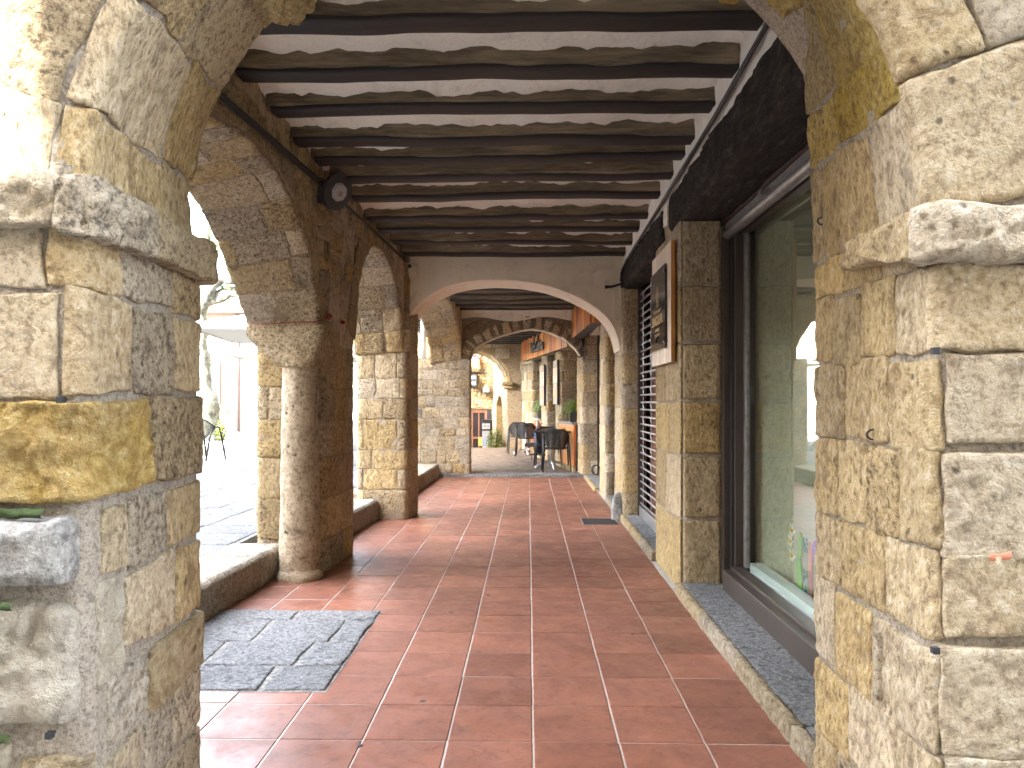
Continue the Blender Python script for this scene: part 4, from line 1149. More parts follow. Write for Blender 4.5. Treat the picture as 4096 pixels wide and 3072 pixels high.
# decorated cardboard figures on the display floor
def disc(mb, c, r, th, n=20, hole=0.):
    x, y, z = c
    o_ = [(x, y + r * math.cos(t), z + r * math.sin(t)) for t in np.linspace(0, 2*PI, n+1)[:-1]]
    b2 = [(x + th, p[1], p[2]) for p in o_]
    mb.add(o_ + b2, [tuple(range(n)), tuple(range(2*n-1, n-1, -1))] + [(k, n+k, n+(k+1)%n, (k+1)%n) for k in range(n)])
def poly_x(mb, pts, x, th):
    n = len(pts); a = [(x, p[0], p[1]) for p in pts]; b2 = [(x + th, p[0], p[1]) for p in pts]
    mb.add(a + b2, [tuple(range(n)), tuple(range(2*n-1, n-1, -1))] + [(k, n+k, n+(k+1)%n, (k+1)%n) for k in range(n)])
def flower(parent, c, r, pm, cm, seed, petals=12):
    f = MB(); rr = random.Random(seed)
    for k in range(petals):
        t = 2 * PI * k / petals + rr.uniform(-.1, .1); a = .28
        p = [(math.cos(t - a) * r * .35, math.sin(t - a) * r * .35), (math.cos(t - a*.8) * r * .8, math.sin(t - a*.8) * r * .8), (math.cos(t) * r, math.sin(t) * r), (math.cos(t + a*.8) * r * .8, math.sin(t + a*.8) * r * .8), (math.cos(t + a) * r * .35, math.sin(t + a) * r * .35)]
        poly_x(f, [(c[1] + q[0], c[2] + q[1]) for q in p], c[0] - .012 - .004 * (k % 3), .003)
    f.build('petals', pm, parent)
    g_ = MB(); disc(g_, (c[0] - .026, c[1], c[2]), r * .3, .012, 10); g_.build('flower_centre', cm, parent)
L1 = thing('daisy_cutout', (1.64, 4.50, .2), 'green cardboard leaf cutout with white daisies in the shop window', 'window decoration')
m1 = MB(); poly_x(m1, [(4.44 + .045 * math.cos(t) + .02 * math.sin(t), .335 + .13 * math.sin(t)) for t in np.linspace(0, 2*PI, 22)[:-1]], 1.64, .012)
poly_x(m1, [(4.43 + .03 * math.cos(t), .52 + .08 * math.sin(t)) for t in np.linspace(0, 2*PI, 18)[:-1]], 1.64, .012)
m1.build('card', LEAFCARD, L1)
for k, (y, z) in enumerate([(4.50, .60), (4.53, .53), (4.50, .445)]): flower(L1, (1.635, y, z), .045, PETAL, YELLOW, k)
L2 = thing('teal_flower_cutout', (1.7, 4.42, .2), 'orange card stem with ruffled teal flowers in the shop window', 'window decoration')
m2 = MB(); poly_x(m2, [(4.30, .20), (4.345, .20), (4.345, .56), (4.30, .56)], 1.66, .012); m2.build('card', PINK, L2)
for k, (y, z) in enumerate([(4.345, .54), (4.345, .35), (4.33, .27)]): flower(L2, (1.655, y, z), .05, TEAL, TEAL, 10 + k, 9)
L3 = thing('pink_letter_cutout', (1.7, 4.15, .2), 'salmon pink card letter shapes with purple pompon flowers', 'window decoration')
def ring_letter(mb, cy, cz, r, w, legs=True):
    n = 18
    o_ = [(cy + r * math.cos(t), cz + r * 1.15 * math.sin(t)) for t in np.linspace(0, 2*PI, n+1)[:-1]]
    i_ = [(cy + (r - w) * math.cos(t), cz + (r - w) * 1.15 * math.sin(t)) for t in np.linspace(0, 2*PI, n+1)[:-1]]
    for x in (0, .012):
        base = [(1.70 + x, p[0], p[1]) for p in o_ + i_]
        mb.add(base, [(k, (k+1)%n, n+(k+1)%n, n+k) for k in range(n)])
m3 = MB(); ring_letter(m3, 4.235, .47, .075, .035); poly_x(m3, [(4.27, .2), (4.31, .2), (4.31, .55), (4.27, .55)], 1.70, .012)
m3.build('card', PINK, L3)
m3 = MB(); ring_letter(m3, 4.03, .44, .09, .038); poly_x(m3, [(4.09, .2), (4.13, .2), (4.13, .50), (4.09, .50)], 1.70, .012); poly_x(m3, [(3.93, .2), (3.97, .2), (4.01, .38), (3.98, .39)], 1.70, .012)
m3.build('card', PINK, L3)
def pompon(parent, c, r, seed):
    rr = random.Random(seed); f = MB()
    for k in range(90):
        a = rr.uniform(0, 2*PI); b2 = rr.uniform(-.9, .9); d = Vector((-abs(math.cos(b2)) * rr.uniform(.2, 1), math.cos(a), math.sin(a))).normalized()
        p = Vector(c) + d * r; q = d.cross(Vector((1, .3, .2))).normalized() * r * .12
        f.add([tuple(Vector(c) + q), tuple(Vector(c) - q), tuple(p - q), tuple(p + q)], [(0, 1, 2, 3)])
    f.build('pompon', PURPLE, parent)
for k, (y, z, r) in enumerate([(4.17, .53, .085), (4.19, .27, .055), (4.02, .245, .055)]): pompon(L3, (1.69, y, z), r, k)

# roller shutter of rods
sh = thing('grille_shutter', (1.3, 7.4, 0), 'open rod grille shutter between two stone pillars', 'shutter')
MB().box((1.27, 8.43, .05), (1.35, 8.49, 2.70)).build('post', BRONZE, sh, bevel=.003); MB().box((1.27, 6.37, .05), (1.35, 6.42, 2.70)).build('post', BRONZE, sh, bevel=.003)
rod = MB().tube([(0, -1.0, 0), (0, 1.0, 0)], .011, 8).mesh('rod'); rod.materials.append(ALU)
for i in range(30):
    o = link('rod', rod, None, sh, local=True); o.location = (0, 7.425 - 7.4, .22 + i * .083)
lk = MB()
for c in np.arange(6.62, 8.43, .52):
    for i in range(29):
        z = .22 + i * .083; s_ = (-1) ** i * .012
        lk.tube([(1.292, c + s_, z), (1.286, c - s_, z + .083)], .004, 4, caps=False)
tag(lk.build('link_chain', ALU, sh), None, None, None, 'stuff')
MB().box((1.28, 6.42, .06), (1.32, 8.43, .19)).build('bottom_rail', ALU, sh, bevel=.004)
MB().box((1.42, 6.3, 0), (1.46, 8.6, 2.75)).build('door_panel', DOORWOOD, sh)
# dark recesses behind the other openings
def recess(y0, y1, x, label, zt=2.8):
    t = thing('shop_door', (x, (y0+y1)/2, 0), label, 'door')
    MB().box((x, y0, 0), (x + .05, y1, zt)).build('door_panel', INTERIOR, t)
    MB().box((x - .04, y1 - .06, .05), (x, y1 - .002, zt)).box((x - .04, y0 + .002, .05), (x, y0 + .05, zt)).build('frame', BRONZE, t, bevel=.003)
    return t
recess(9.24, 10.32, 1.36, 'dark shop doorway just beyond the plaster arch')
recess(11.18, 13.35, 1.30, 'dark shop doorway behind the coil of hose')
MB_ = None
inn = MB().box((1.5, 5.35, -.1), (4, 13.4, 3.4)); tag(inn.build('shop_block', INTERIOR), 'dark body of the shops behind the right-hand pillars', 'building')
wb = MB().box((2.68, 1.97, -.1), (7, 5.34, 3.4)); tag(wb.build('house_block', CREAMWALL), 'body of the house behind the shop window display', 'building')

# framed wooden sign
S1 = thing('shop_sign', (1.07, 5.8, 2.1), 'pale wooden board with a black panel lettered SINGULAR in gold', 'sign')
MB().box((1.055, 5.40, 1.685), (1.085, 6.22, 2.585)).build('board', BOARD, S1, bevel=.002)
MB().box((1.0558, 5.396, 1.687), (1.085, 5.3995, 2.583)).build('board_edge', BOARDEDGE, S1)
MB().box((1.085, 5.46, 1.80), (1.11, 6.16, 2.45)).build('backing', BOARDEDGE, S1)
MB().box((1.036, 5.54, 1.80), (1.046, 6.17, 2.44)).build('black_panel', plain('gloss_black', (.02, .018, .018), .12), S1, bevel=.001)
for y in (5.58, 6.13):
    for z in (1.85, 2.39):
        MB().tube([(1.030, y, z), (1.056, y, z)], .010, 10).build('standoff', SILVER, S1)
def text(body, loc, size, m, parent, name='lettering', rot=(PI/2, 0, -PI/2), ext=.001, xs=1., align='CENTER', bold=0.):
    c = bpy.data.curves.new(name, 'FONT'); c.body = body; c.size = size; c.extrude = ext; c.align_x = align; c.align_y = 'CENTER'; c.offset = bold
    c.materials.append(m)
    tmp = bpy.data.objects.new('tmp', c); me = bpy.data.meshes.new_from_object(tmp); bpy.data.objects.remove(tmp)
    me.materials.clear(); me.materials.append(m)
    o = bpy.data.objects.new(name, me); COL.objects.link(o)
    off = Vector(loc)
    if parent is not None: o.parent = parent; off -= parent.location
    o.location = off; o.rotation_euler = rot; o.scale = (xs, 1, 1)
    return o
text('SINGULAR', (1.0345, 5.855, 2.035), .105, GOLDINK, S1, xs=.95, bold=.001)
text('BOUTIQUE', (1.0345, 5.855, 1.962), .035, GOLDINK, S1)
em = MB()
def ring_yz(mb, y, z, ry, rz_, w, x=1.0335, n=24):
    for k in range(n):
        t0, t1 = 2*PI*k/n, 2*PI*(k+1)/n
        mb.add([(x, y + ry*math.cos(t0), z + rz_*math.sin(t0)), (x, y + ry*math.cos(t1), z + rz_*math.sin(t1)), (x, y + (ry-w)*math.cos(t1), z + (rz_-w)*math.sin(t1)), (x, y + (ry-w)*math.cos(t0), z + (rz_-w)*math.sin(t0))], [(0, 3, 2, 1)])
ring_yz(em, 5.855, 2.225, .045, .085, .010); ring_yz(em, 5.855, 2.225, .018, .045, .006)
for dz, hw in ((2.118, .17), (2.105, .13), (1.925, .12), (1.912, .09)): em.box((1.0335, 5.855 - hw, dz), (1.0345, 5.855 + hw, dz + .004))
for s in (-1, 1):
    for k in range(3): em.add([(1.0335, 5.855 + s*(.05+.03*k), 2.14), (1.0335, 5.855 + s*(.056+.03*k), 2.14), (1.0335, 5.855 + s*(.03+.02*k), 2.20 - .015*k), (1.0335, 5.855 + s*(.024+.02*k), 2.20 - .015*k)], [(0, 1, 2, 3), (3, 2, 1, 0)])
    for k in range(4): em.add([(1.0335, 5.855 + s*(.02*k+.004), 1.905), (1.0335, 5.855 + s*(.02*k+.010), 1.905), (1.0335, 5.855 + s*(.008*k+.006), 1.855 + .008*k), (1.0335, 5.855 + s*(.008*k), 1.855 + .008*k)], [(0, 1, 2, 3), (3, 2, 1, 0)])
tag(em.build('emblem', GOLDINK, S1), kind='stuff')

# cables
cb = MB(); ptsR = [(1.12, 2.75, 3.14)] + [(1.112 - .012, y, z) for y, z in ((3.3, 3.13), (3.8, 3.10), (4.3, 3.07), (4.8, 3.055), (5.3, 3.045), (5.8, 3.03), (6.3, 3.015), (6.9, 3.0), (7.6, 2.985), (8.2, 2.965), (8.55, 2.93), (8.60, 2.84), (8.60, 2.78))] + [(.99, 8.60, 2.745), (.92, 8.59, 2.74)]
cb.tube(ptsR, .014, 8); cb.tube([(p[0] - .012, p[1], p[2] - .022 + .01 * math.sin(i * 2)) for i, p in enumerate(ptsR[:-3])], .008, 6); cb.tube([(.93, 8.59, 2.74), (.905, 8.588, 2.74)], .02, 8)
tag(cb.build('wall_cable', CABLE), 'black cable bundle running above the black lintels', 'cable')
cb = MB(); ptsL = [(xin(y) + .02, y, z) for y, z in ((2.75, 2.90), (3.3, 2.955), (3.78, 2.99), (4.3, 3.02), (4.8, 3.045), (5.3, 3.07), (5.7, 3.09))]
cb.tube(ptsL, .020, 8); cb.tube([(p[0] + .012, p[1], p[2] - .03) for p in ptsL], .008, 6)
tag(cb.build('wall_cable', CABLE), 'thick cable from the near arch to the round lamp', 'cable')
cb = MB(); cb.tube([(xin(y) + .02, y, z) for y, z in ((5.85, 3.07), (6.3, 3.10), (6.9, 3.09), (7.5, 3.075), (8.1, 3.06), (8.5, 3.045))] + [(-1.44, 8.59, 3.03)], .013, 8)
tag(cb.build('wall_cable', CABLE), 'thin cable from the round lamp to the plaster arch', 'cable')
jb = MB(); jb.tube([(-1.405, 8.60, 2.99), (-1.405, 8.56, 2.99)], .024, 10)
tag(jb.build('camera_dome', BLACK), 'small black dome at the left top of the plaster arch', 'dome')
# round lamp
lp = thing('round_floodlight', (-1.56, 5.72, 3.02), 'round dark wall lamp with a grey lens under the beams', 'lamp')
ax = Vector((.82, -.42, -.38)).normalized(); ux = ax.cross(Vector((0, 0, 1))).normalized(); uy = ux.cross(ax)
c = Vector((-1.50, 5.70, 3.045)); tilt = 0.0
def ldisc(mb, c, r, r2, th, n=40, ey=1.0):
    up_ = uy * math.cos(tilt) + ux * math.sin(tilt); rt = ux * math.cos(tilt) - uy * math.sin(tilt)
    A = [c + rt * r * math.cos(t) + up_ * r * ey * math.sin(t) for t in np.linspace(0, 2*PI, n+1)[:-1]]
    B = [c + ax * th + rt * r2 * math.cos(t) + up_ * r2 * ey * math.sin(t) for t in np.linspace(0, 2*PI, n+1)[:-1]]
    mb.add(A + B, [tuple(range(n-1, -1, -1)), tuple(range(n, 2*n))] + [(k, (k+1)%n, n+(k+1)%n, n+k) for k in range(n)])
    return mb
ldisc(MB(), c - ax * .03, .145, .150, .035).build('housing', GUNMETAL, lp, bevel=.004)
ldisc(MB(), c + ax * .006, .080, .066, .03, 8, 1.0).build('lens', LENS, lp, bevel=.006)
lb = MB(); lb.obox(c + ax * .038 + ux * .012 - uy * .01, ux * .020, uy * .020, ax * .004); lb.build('sensor', SILVER, lp)
MB().box((-1.64, 5.60, 2.93), (-1.60, 5.80, 3.13)).build('wall_bracket', GUNMETAL, lp)
MB().tube([(-1.60, 5.70, 3.04), tuple(c - ax * .02)], .03, 8).build('arm', GUNMETAL, lp)

# ------------------------------------------------------------------ sign boxes of upright slats
def slat_sign(p0, p1, z0, z1, depth, label, seed, n, end=True, slatw=.9):
    p0 = Vector(p0); p1 = Vector(p1); d = (p1 - p0); L_ = d.length; d.normalize(); nrm = Vector((-d.y, d.x, 0))
    if nrm.x > 0: nrm = -nrm      # towards the passage
    t = thing('slatted_sign', (p0.x, p0.y, z0), label, 'wooden sign')
    w = L_ / n; rr = random.Random(seed); ml = []
    for m_ in SLATS:
        b2 = MB().obox((0, 0, 0), d * w * .44, nrm * .012, (0, 0, (z1 - z0) / 2)).mesh('slat'); b2.materials.append(m_); ml.append(b2)
    for i in range(n):
        o = link('slat', rr.choice(ml), None, t, local=True)
        q = p0 + d * w * (i + .5) + nrm * (depth + rr.uniform(-.004, .004)); o.location = (q.x - p0.x, q.y - p0.y, (z1 - z0) / 2)
    b3 = MB().obox(p0 + d * L_ / 2 + nrm * depth / 2 + Vector((0, 0, (z0 + z1) / 2)), d * (L_ / 2 - .004), nrm * (depth / 2 - .004), (0, 0, (z1 - z0) / 2 - .01))
    b3.build('box', GUNMETAL, t)
    if end:
        for k in range(3):
            q = p0 + nrm * depth * (.2 + .3 * k) - d * .008 + Vector((0, 0, (z0 + z1) / 2))
            MB().obox(q, nrm * depth * .11, d * .008, (0, 0, (z1 - z0) / 2)).build('slat', SLATS[k % 3], t)
    return t, d, nrm
slat_sign((1.10, 10.55, 0), (1.0, 13.30, 0), 2.53, 3.04, .20, 'orange wooden slatted sign box just beyond the plaster arch', 3, 40)
Ld = Vector((-1.35, 7.7, 0)).normalized(); Lp = Vector((.93, 13.5, 0)); Ln = Vector((-Ld.y, Ld.x, 0))   # wall of the cafe, leaning into the passage
def Lat(Y): return Lp + Ld * ((Y - 13.5) / Ld.y)
sgn, sdv, snv = slat_sign(Lat(13.95), Lat(19.2), 2.44, 3.0, .10, 'reddish wooden slatted sign board with black metal lettering', 5, 78)
# raised black lettering
lt = MB()
base = Lat(17.35) + Ln * .115
def lbox(s, z, w, h, lean=0., th=.02):
    c_ = base - Ld * s + Vector((0, 0, z))
    lt.obox(c_, -Ld * w / 2, Ln * th, Vector((0, 0, h / 2)) - Ld * lean)
lt2 = MB()
lt.obox(base - Ld * -.35 + Vector((0, 0, 2.70)), -Ld * .10, Ln * .02, Vector((0, 0, .13)) - Ld * -.10)
lbox(.0, 2.76, .14, .34, .02); lbox(.10, 2.92, .20, .05)
lbox(.50, 2.78, .14, .36, .01); lbox(.62, 2.95, .22, .05)
lt.build('letter_blocks', BLACK, sgn)
text('VinCulina', tuple(base + Ln * .03 - Ld * .55 + Vector((0, 0, 2.66))), .34, GUNMETAL, sgn, rot=(PI/2, 0, math.atan2(-Ld.y, -Ld.x)), ext=.02, xs=1.1, bold=.006)

# ------------------------------------------------------------------ cafe bay: floor, walls, counters
f3 = thing('cafe_floor', (0, 17, 0), None, None); f3['kind'] = 'structure'
z3 = .058
MB().box((-2.9, 13.62, -1.2), (1.6, 21.15, z3 - .012)).build('grout', MORTAR, f3)
stone(flat(z3 - .008), [(-2.2, 13.33), (1.3, 13.33), (1.3, 13.72), (-2.2, 13.72)], GRANITE, f3, 888, step=.05, proud=.008, bev=.02, wob=.01, rough=.004, depth=.07, name='threshold_stone')
tm3 = tile_mesh(.395, .395, 'tile'); tm3.materials.clear(); tm3.materials.append(TILE2)
rr = random.Random(2)
ca, sa = math.cos(-.17), math.sin(-.17)
for i in range(-8, 8):
    for j in range(0, 20):
        lx, ly = i * .4, j * .4 - .4
        X = .2 - lx * ca - ly * .17 * 0 + sa * 0; X = lx - ly * .17; Y = 13.95 + ly
        if not (-2.2 < X < 1.25 and 13.90 < Y < 21.0): continue
        o = link('tile', tm3, None, f3, local=True); o.location = (X, Y - 17, z3 + rr.uniform(-.002, .001))
        o.rotation_euler = (rr.uniform(-.004, .004), rr.uniform(-.004, .004), .0)
# café wall piers
def cafe_pier(ya, yb, zt, label, seed, mats, zb_=0.):
    a, b = Lat(ya), Lat(yb); D = -Ln * .42
    t = thing('cafe_pillar', ((a.x+b.x)/2, (ya+yb)/2, 0), label, 'stone pillar')
    P = Path([(b.x + D.x, b.y + D.y), (b.x, b.y), (a.x, a.y), (a.x + D.x, a.y + D.y)], .02)
    bed(P, 0, P.L, zb_, zt, MORTAR, t, seed, .1, h=0, rough=.005)
    MB().prism([(a.x - Ln.x * .02, a.y + .02), (a.x + D.x, a.y + D.y), (b.x + D.x, b.y + D.y), (b.x - Ln.x * .02, b.y - .02)], zb_, zt).build('pier_core', MORTAR, t)
    courses(P, 0, P.L, max(zb_, 0.06), zt, (.2, .34), (.18, .36), mats, t, seed, step=.06, proud=.008, bev=.012, wob=.008, rough=.006, depth=.02, gap=.014)
cafe_pier(15.05, 15.52, 2.46, 'thin pale pillar bearing the nearer menu board', 71, [(CREAMWALL, 1)])
cafe_pier(16.42, 17.05, 2.46, 'thin pale pillar bearing the farther menu board', 72, [(CREAMWALL, 1)])
cafe_pier(18.24, 19.78, 3.3, 'rough sunlit stretch of wall right of the arched doorway', 73, [(CREAMWALL, 2), (TAN, 1)])
bk = Lat(13.5); be = Lat(20.0)
MB_w = thing('cafe_back_wall', (1.3, 17, 0), 'stone wall and dark glass at the back of the cafe openings', 'wall')
a, b = Lat(13.9) - Ln * .42, Lat(19.8) - Ln * .42
PB_ = Path([(b.x, b.y), (a.x, a.y)], .01)
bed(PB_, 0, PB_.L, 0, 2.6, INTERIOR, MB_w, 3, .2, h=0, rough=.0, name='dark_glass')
a, b = Lat(13.9) - Ln * .02, Lat(19.8) - Ln * .02
MB().prism([(a.x, a.y), (a.x + .5, a.y), (b.x + .5, b.y), (b.x, b.y)], 2.44, 3.42).build('wall_above', CREAMWALL, MB_w)
for yy, s_ in ((13.98, 81), ):
    pass
# window posts and lamps seen through the glass
gpst = MB(); q = Lat(14.35) - Ln * .25; gpst.obox((q.x, q.y, 1.7), (.015, 0, 0), (0, .02, 0), (0, 0, .76)); gpst.build('glazing_bar', GUNMETAL, MB_w)
for k, z in enumerate((1.88, 1.77)):
    q = Lat(14.1) - Ln * .2; b2 = MB(); b2.tube([(q.x, q.y, z - .025), (q.x, q.y, z + .02)], [.02, .016], 10)
    tag(b2.build('wall_lamp', WARM), ('upper of two small orange lamps glowing in the cafe window', 'lower of two small orange lamps glowing in the cafe window')[k], 'lamp', 'orange lamps in the cafe window')
# counters of upright coloured boards
def counter(ya, yb, zt, label, seed):
    a, b = Lat(ya) + Ln * .0, Lat(yb); d = (b - a).normalized(); L_ = (b - a).length
    t = thing('cafe_counter', (a.x, a.y, 0), label, 'counter')
    n = int(L_ / .075); w = L_ / n; rr = random.Random(seed)
    for i in range(n):
        q = a + d * w * (i + .5); h = rr.uniform(-.004, .004)
        MB().obox((q.x + Ln.x * h, q.y, (z3 + .10 + zt) / 2), d * w * .46, Ln * .015, (0, 0, (zt - z3 - .10) / 2)).build('board', rr.choice(SLATS), t)
    c_ = a + d * L_ / 2 - Ln * .14
    MB().obox((c_.x, c_.y, (zt + z3) / 2), d * L_ / 2, Ln * .12, (0, 0, (zt - z3) / 2 - .01)).build('counter_body', GUNMETAL, t)
    MB().obox((c_.x + Ln.x * .02, c_.y + Ln.y * .02, zt + .018), d * (L_ / 2), Ln * .17, (0, 0, .02)).build('counter_top', GREYST, t, bevel=.004)
    c2 = a + d * L_ / 2 + Ln * .005
    MB().obox((c2.x, c2.y, z3 + .045), d * L_ / 2, Ln * .03, (0, 0, .05)).build('plinth', CREAMWALL, t, bevel=.006)
counter(13.78, 15.05, .95, 'striped board counter behind the nearest cafe chair', 7)
counter(17.05, 18.24, .95, 'striped board counter half hidden behind the farther tables', 8)
# menu boards on the pillars
def menu(ya, yb, z0, z1, label, seed, words):
    a, b = Lat(ya) + Ln * .04, Lat(yb) + Ln * .04; d = (b - a).normalized(); L_ = (b - a).length; c_ = (a + b) / 2
    t = thing('menu_board', (c_.x, c_.y, z0), label, 'menu board')
    MB().obox((c_.x, c_.y, (z0+z1)/2), d * L_ / 2, Ln * .012, (0, 0, (z1-z0)/2)).build('board', BLACK, t)
    rr = random.Random(seed); n = 6; hz = (z1 - z0) / n
    cols = [(.20, .19, .20), (.56, .50, .42), (.62, .56, .48), (.24, .22, .24), (.50, .24, .14), (.30, .29, .30)]
    for k in range(n):
        cc = cols[k % len(cols)]
        MB().obox((c_.x + Ln.x * .014, c_.y + Ln.y * .014, z1 - hz * (k + .5)), d * (L_ / 2 - .02), Ln * .003, (0, 0, hz / 2)).build('printed_panel', plain('print_%d_%d' % (seed, k), tuple(q_ * .45 for q_ in cc), .4), t)
        text(words[k], (c_.x + Ln.x * .019, c_.y + Ln.y * .019, z1 - hz * (k + .5)), .13, PAPER if k in (0, 3, 4, 5) else PINK, t, rot=(PI/2, 0, math.atan2(-d.y, -d.x)), ext=.001, xs=.7)
menu(15.07, 15.50, 1.33, 2.25, 'menu poster with orange panels on the nearer cafe pillar', 1, ['TO', 'CIA', 'OK', '0,70', '', '/ 1,6'])
menu(16.46, 16.98, 1.30, 2.22, 'pale menu poster on the farther cafe pillar', 2, ['', '20%', '1,50', '', 'O', 'IN'])
# doorways beyond the counters
def arched_door(ya, yb, zt, depth, label, leafmat, seed, zb_=z3, z_spring=None):
    a, b = Lat(ya), Lat(yb)
    t = thing('arched_doorway', (a.x, a.y, 0), label, 'doorway')
    return t, a, b
# wall with an arched opening: strips along the wall line
def pierced_wall(fn, s0, s1, o0, o1, zs_, zt, ztop, depth, parent, seed, zb_=-.0, m=CREAMWALL):
    """fn(s) -> plan point on the wall line; opening between o0 and o1 with springing zs_ and crown zt"""
    xs = list(np.linspace(s0, o0, max(2, int((o0 - s0) / .1)))) + list(np.linspace(o0, o1, 25))[1:-1] + list(np.linspace(o1, s1, max(2, int((s1 - o1) / .1))))
    def low(s):
        if s <= o0 or s >= o1: return zb_
        f = (s - o0) / (o1 - o0) * 2 - 1
        return zs_ + (zt - zs_) * math.sqrt(max(0, 1 - f * f))
    n = len(xs); K = 40
    G = np.zeros((n, K, 3)); D = (fn(s1) - fn(s0)); nr = Vector((-D.y, D.x, 0)).normalized()
    if nr.x > 0: nr = -nr
    for i, s in enumerate(xs):
        p = fn(s); l = low(s + 1e-6 if i and s == o0 else s)
        for k in range(K): G[i, k] = (p.x, p.y, l + (ztop - l) * k / (K - 1))
    amp = fbm(G * np.array([1, 1, .5]), 5, seed, 4) * .03
    G[..., 0] += amp * nr.x; G[..., 1] += amp * nr.y
    mb = MB(); mb.grid(G, True, flip=True); mb.build('wall_face', m, parent)
    mb = MB(); R_ = np.zeros((n, 2, 3))
    sel = [i for i, s in enumerate(xs) if o0 <= s <= o1]
    R_ = np.array([[list(Vector(G[i, 0])), list(Vector(G[i, 0]) - nr * depth)] for i in sel])
    if len(sel): 
        mb.grid(R_, True)
        for s in (o0, o1):
            p = fn(s); mb.obox(p - nr * depth / 2 + Vector((0, 0, (zb_ + zs_) / 2)), nr * depth / 2, (0, 0, 0.0001) if 0 else (D.normalized() * .005), (0, 0, (zs_ - zb_) / 2))
        mb.build('jamb', BROWN, parent)
    return nr
w2 = thing('sunlit_side_wall', (-.2, 20.5, 0), 'rough pale side wall pierced by the tall arched doorway', 'wall')
fnA = lambda s: Lat(19.75) + Ld * s
nrA = pierced_wall(fnA, 0, 1.50, .05, 1.42, 1.75, 2.47, 3.42, .55, w2, 5)
q = fnA(.73) - nrA * .5
d1 = thing('orange_door', (q.x, q.y, z3), 'varnished orange door leaf in the tall arched doorway', 'door')
MB().obox((q.x, q.y, 1.3), Ld * .72, nrA * .03, (0, 0, 1.25)).build('leaf', ORANGEWOOD, d1)
ic = thing('intercom', (0, 0, 0), 'grey intercom panel on the reveal of the arched doorway', 'intercom')
q = fnA(1.40) - nrA * .26; ic.location = (q.x, q.y, 1.6); ic_n = -Ld
MB().obox((q.x - Ld.x*.02, q.y - Ld.y*.02, 1.60), nrA * .09, Ld * .012, (0, 0, .17)).build('plate', SILVER, ic)
MB().obox((q.x - Ld.x*.04, q.y - Ld.y*.04, 1.67), nrA * .05, Ld * .012, (0, 0, .05)).build('screen', GUNMETAL, ic)
MB().obox((q.x - Ld.x*.04, q.y - Ld.y*.04, 1.53), nrA * .05, Ld * .012, (0, 0, .05)).build('keypad', BLACK, ic)
# street beyond, lower down
B0 = Vector((-.42, 21.15, 0)); B1 = Vector((-1.22, 25.0, 0))
w3 = thing('street_side_wall', (-.8, 23, -1), 'sunlit rubble wall with the narrow arched doorway, beyond the passage', 'wall')
Bd = (B1 - B0).normalized()
fnB = lambda s: B0 + Bd * s
nrB = pierced_wall(fnB, 0, (B1 - B0).length, 1.90, 3.22, .95, 1.58, 7.5, .4, w3, 8, zb_=-1.05)
q = fnB(2.56) - nrB * .38
d2 = thing('grey_door', (q.x, q.y, -1.05), 'grey door set deep in the narrow arched doorway', 'door')
MB().obox((q.x, q.y, .25), Bd * .68, nrB * .03, (0, 0, 1.3)).build('leaf', BROWN, d2)
MB().obox((q.x + nrB.x*.04, q.y + nrB.y*.04, .55), Bd * .09, nrB * .01, (0, 0, .03)).build('letter_slot', PAPER, d2)
w4 = thing('facing_house', (-2, 25, -1), 'sunlit house at the end of the passage, with a hanging grey sign', 'house')
PH = Path([(-5.5, 25.0), (-1.20, 25.0)], .01)
bed(PH, 0, PH.L, 1.15, 7.5, CREAMWALL, w4, 4, .15, h=0, rough=.02)
bed(PH, 0, 3.4, -1.05, 1.15, CREAMWALL, w4, 4, .15, h=0, rough=.02); bed(PH, 4.22, PH.L, -1.05, 1.15, CREAMWALL, w4, 6, .15, h=0, rough=.02)
MB().box((-5.5, 25.35, -1.05), (-1.2, 26.2, 7.5)).build('house_body', CREAMWALL, w4)
courses(PH, 2.6, PH.L - .02, 1.17, 3.9, (.07, .16), (.09, .22), [(CREAMWALL, 6), (TAN, 1), (GREYST, .25)], w4, 91, step=.09, proud=.02, bev=.03, wob=.02, rough=.01, depth=.02, gap=.03)
courses(PH, 4.25, PH.L - .02, -1.0, 1.15, (.2, .32), (.2, .4), [(CREAMWALL, 1)], w4, 92, step=.12, proud=.015, bev=.02, wob=.01, rough=.01, depth=.02, gap=.02)
MB().box((-5.5, 24.8, 7.5), (-1.2, 26.2, 7.6)).build('roof_slab', TERRACOTTA, w4)
# glazed door of the facing house
dr = thing('glazed_door', (-1.7, 25.1, -1.05), 'brown glazed double door below the hanging sign', 'door')
MB().box((-2.20, 25.12, -1.05), (-2.02, 25.2, 1.12)).build('side_panel', GREYSIGN, dr)
fr2 = MB(); X0, X1 = -2.0, -1.42
for x0, x1, z0, z1 in ((X0, X0+.09, -1.05, 1.12), (X1-.09, X1, -1.05, 1.12), (X0+.09, X1-.09, 1.0, 1.12), (X0+.09, X1-.09, -1.05, -.62), (X0+.09, X1-.09, .10, .17)): fr2.box((x0, 25.06, z0), (x1, 25.12, z1))
fr2.box(((X0+X1)/2 - .02, 25.065, .17), ((X0+X1)/2 + .02, 25.115, 1.0)).box(((X0+X1)/2 - .02, 25.065, -.62), ((X0+X1)/2 + .02, 25.115, .10))
fr2.build('frame', DOORWOOD, dr)
MB().box((X0+.09, 25.09, -.62), (X1-.09, 25.10, 1.0)).build('pane', plain('dark_glass', (.02, .015, .015), .08), dr)
MB().box((X1, 24.99, -1.05), (X1 + .16, 25.2, 1.12)).build('jamb', BLACK, dr)
for x, z, w, h, mm in ((-1.90, -.42, .10, .18, PAPER), (-1.64, -.47, .09, .16, PAPER), (-1.62, .0, .10, .15, YPAPER)):
    MB().box((x - w, 25.045, z - h), (x + w, 25.055, z + h)).build('notice', mm, dr)
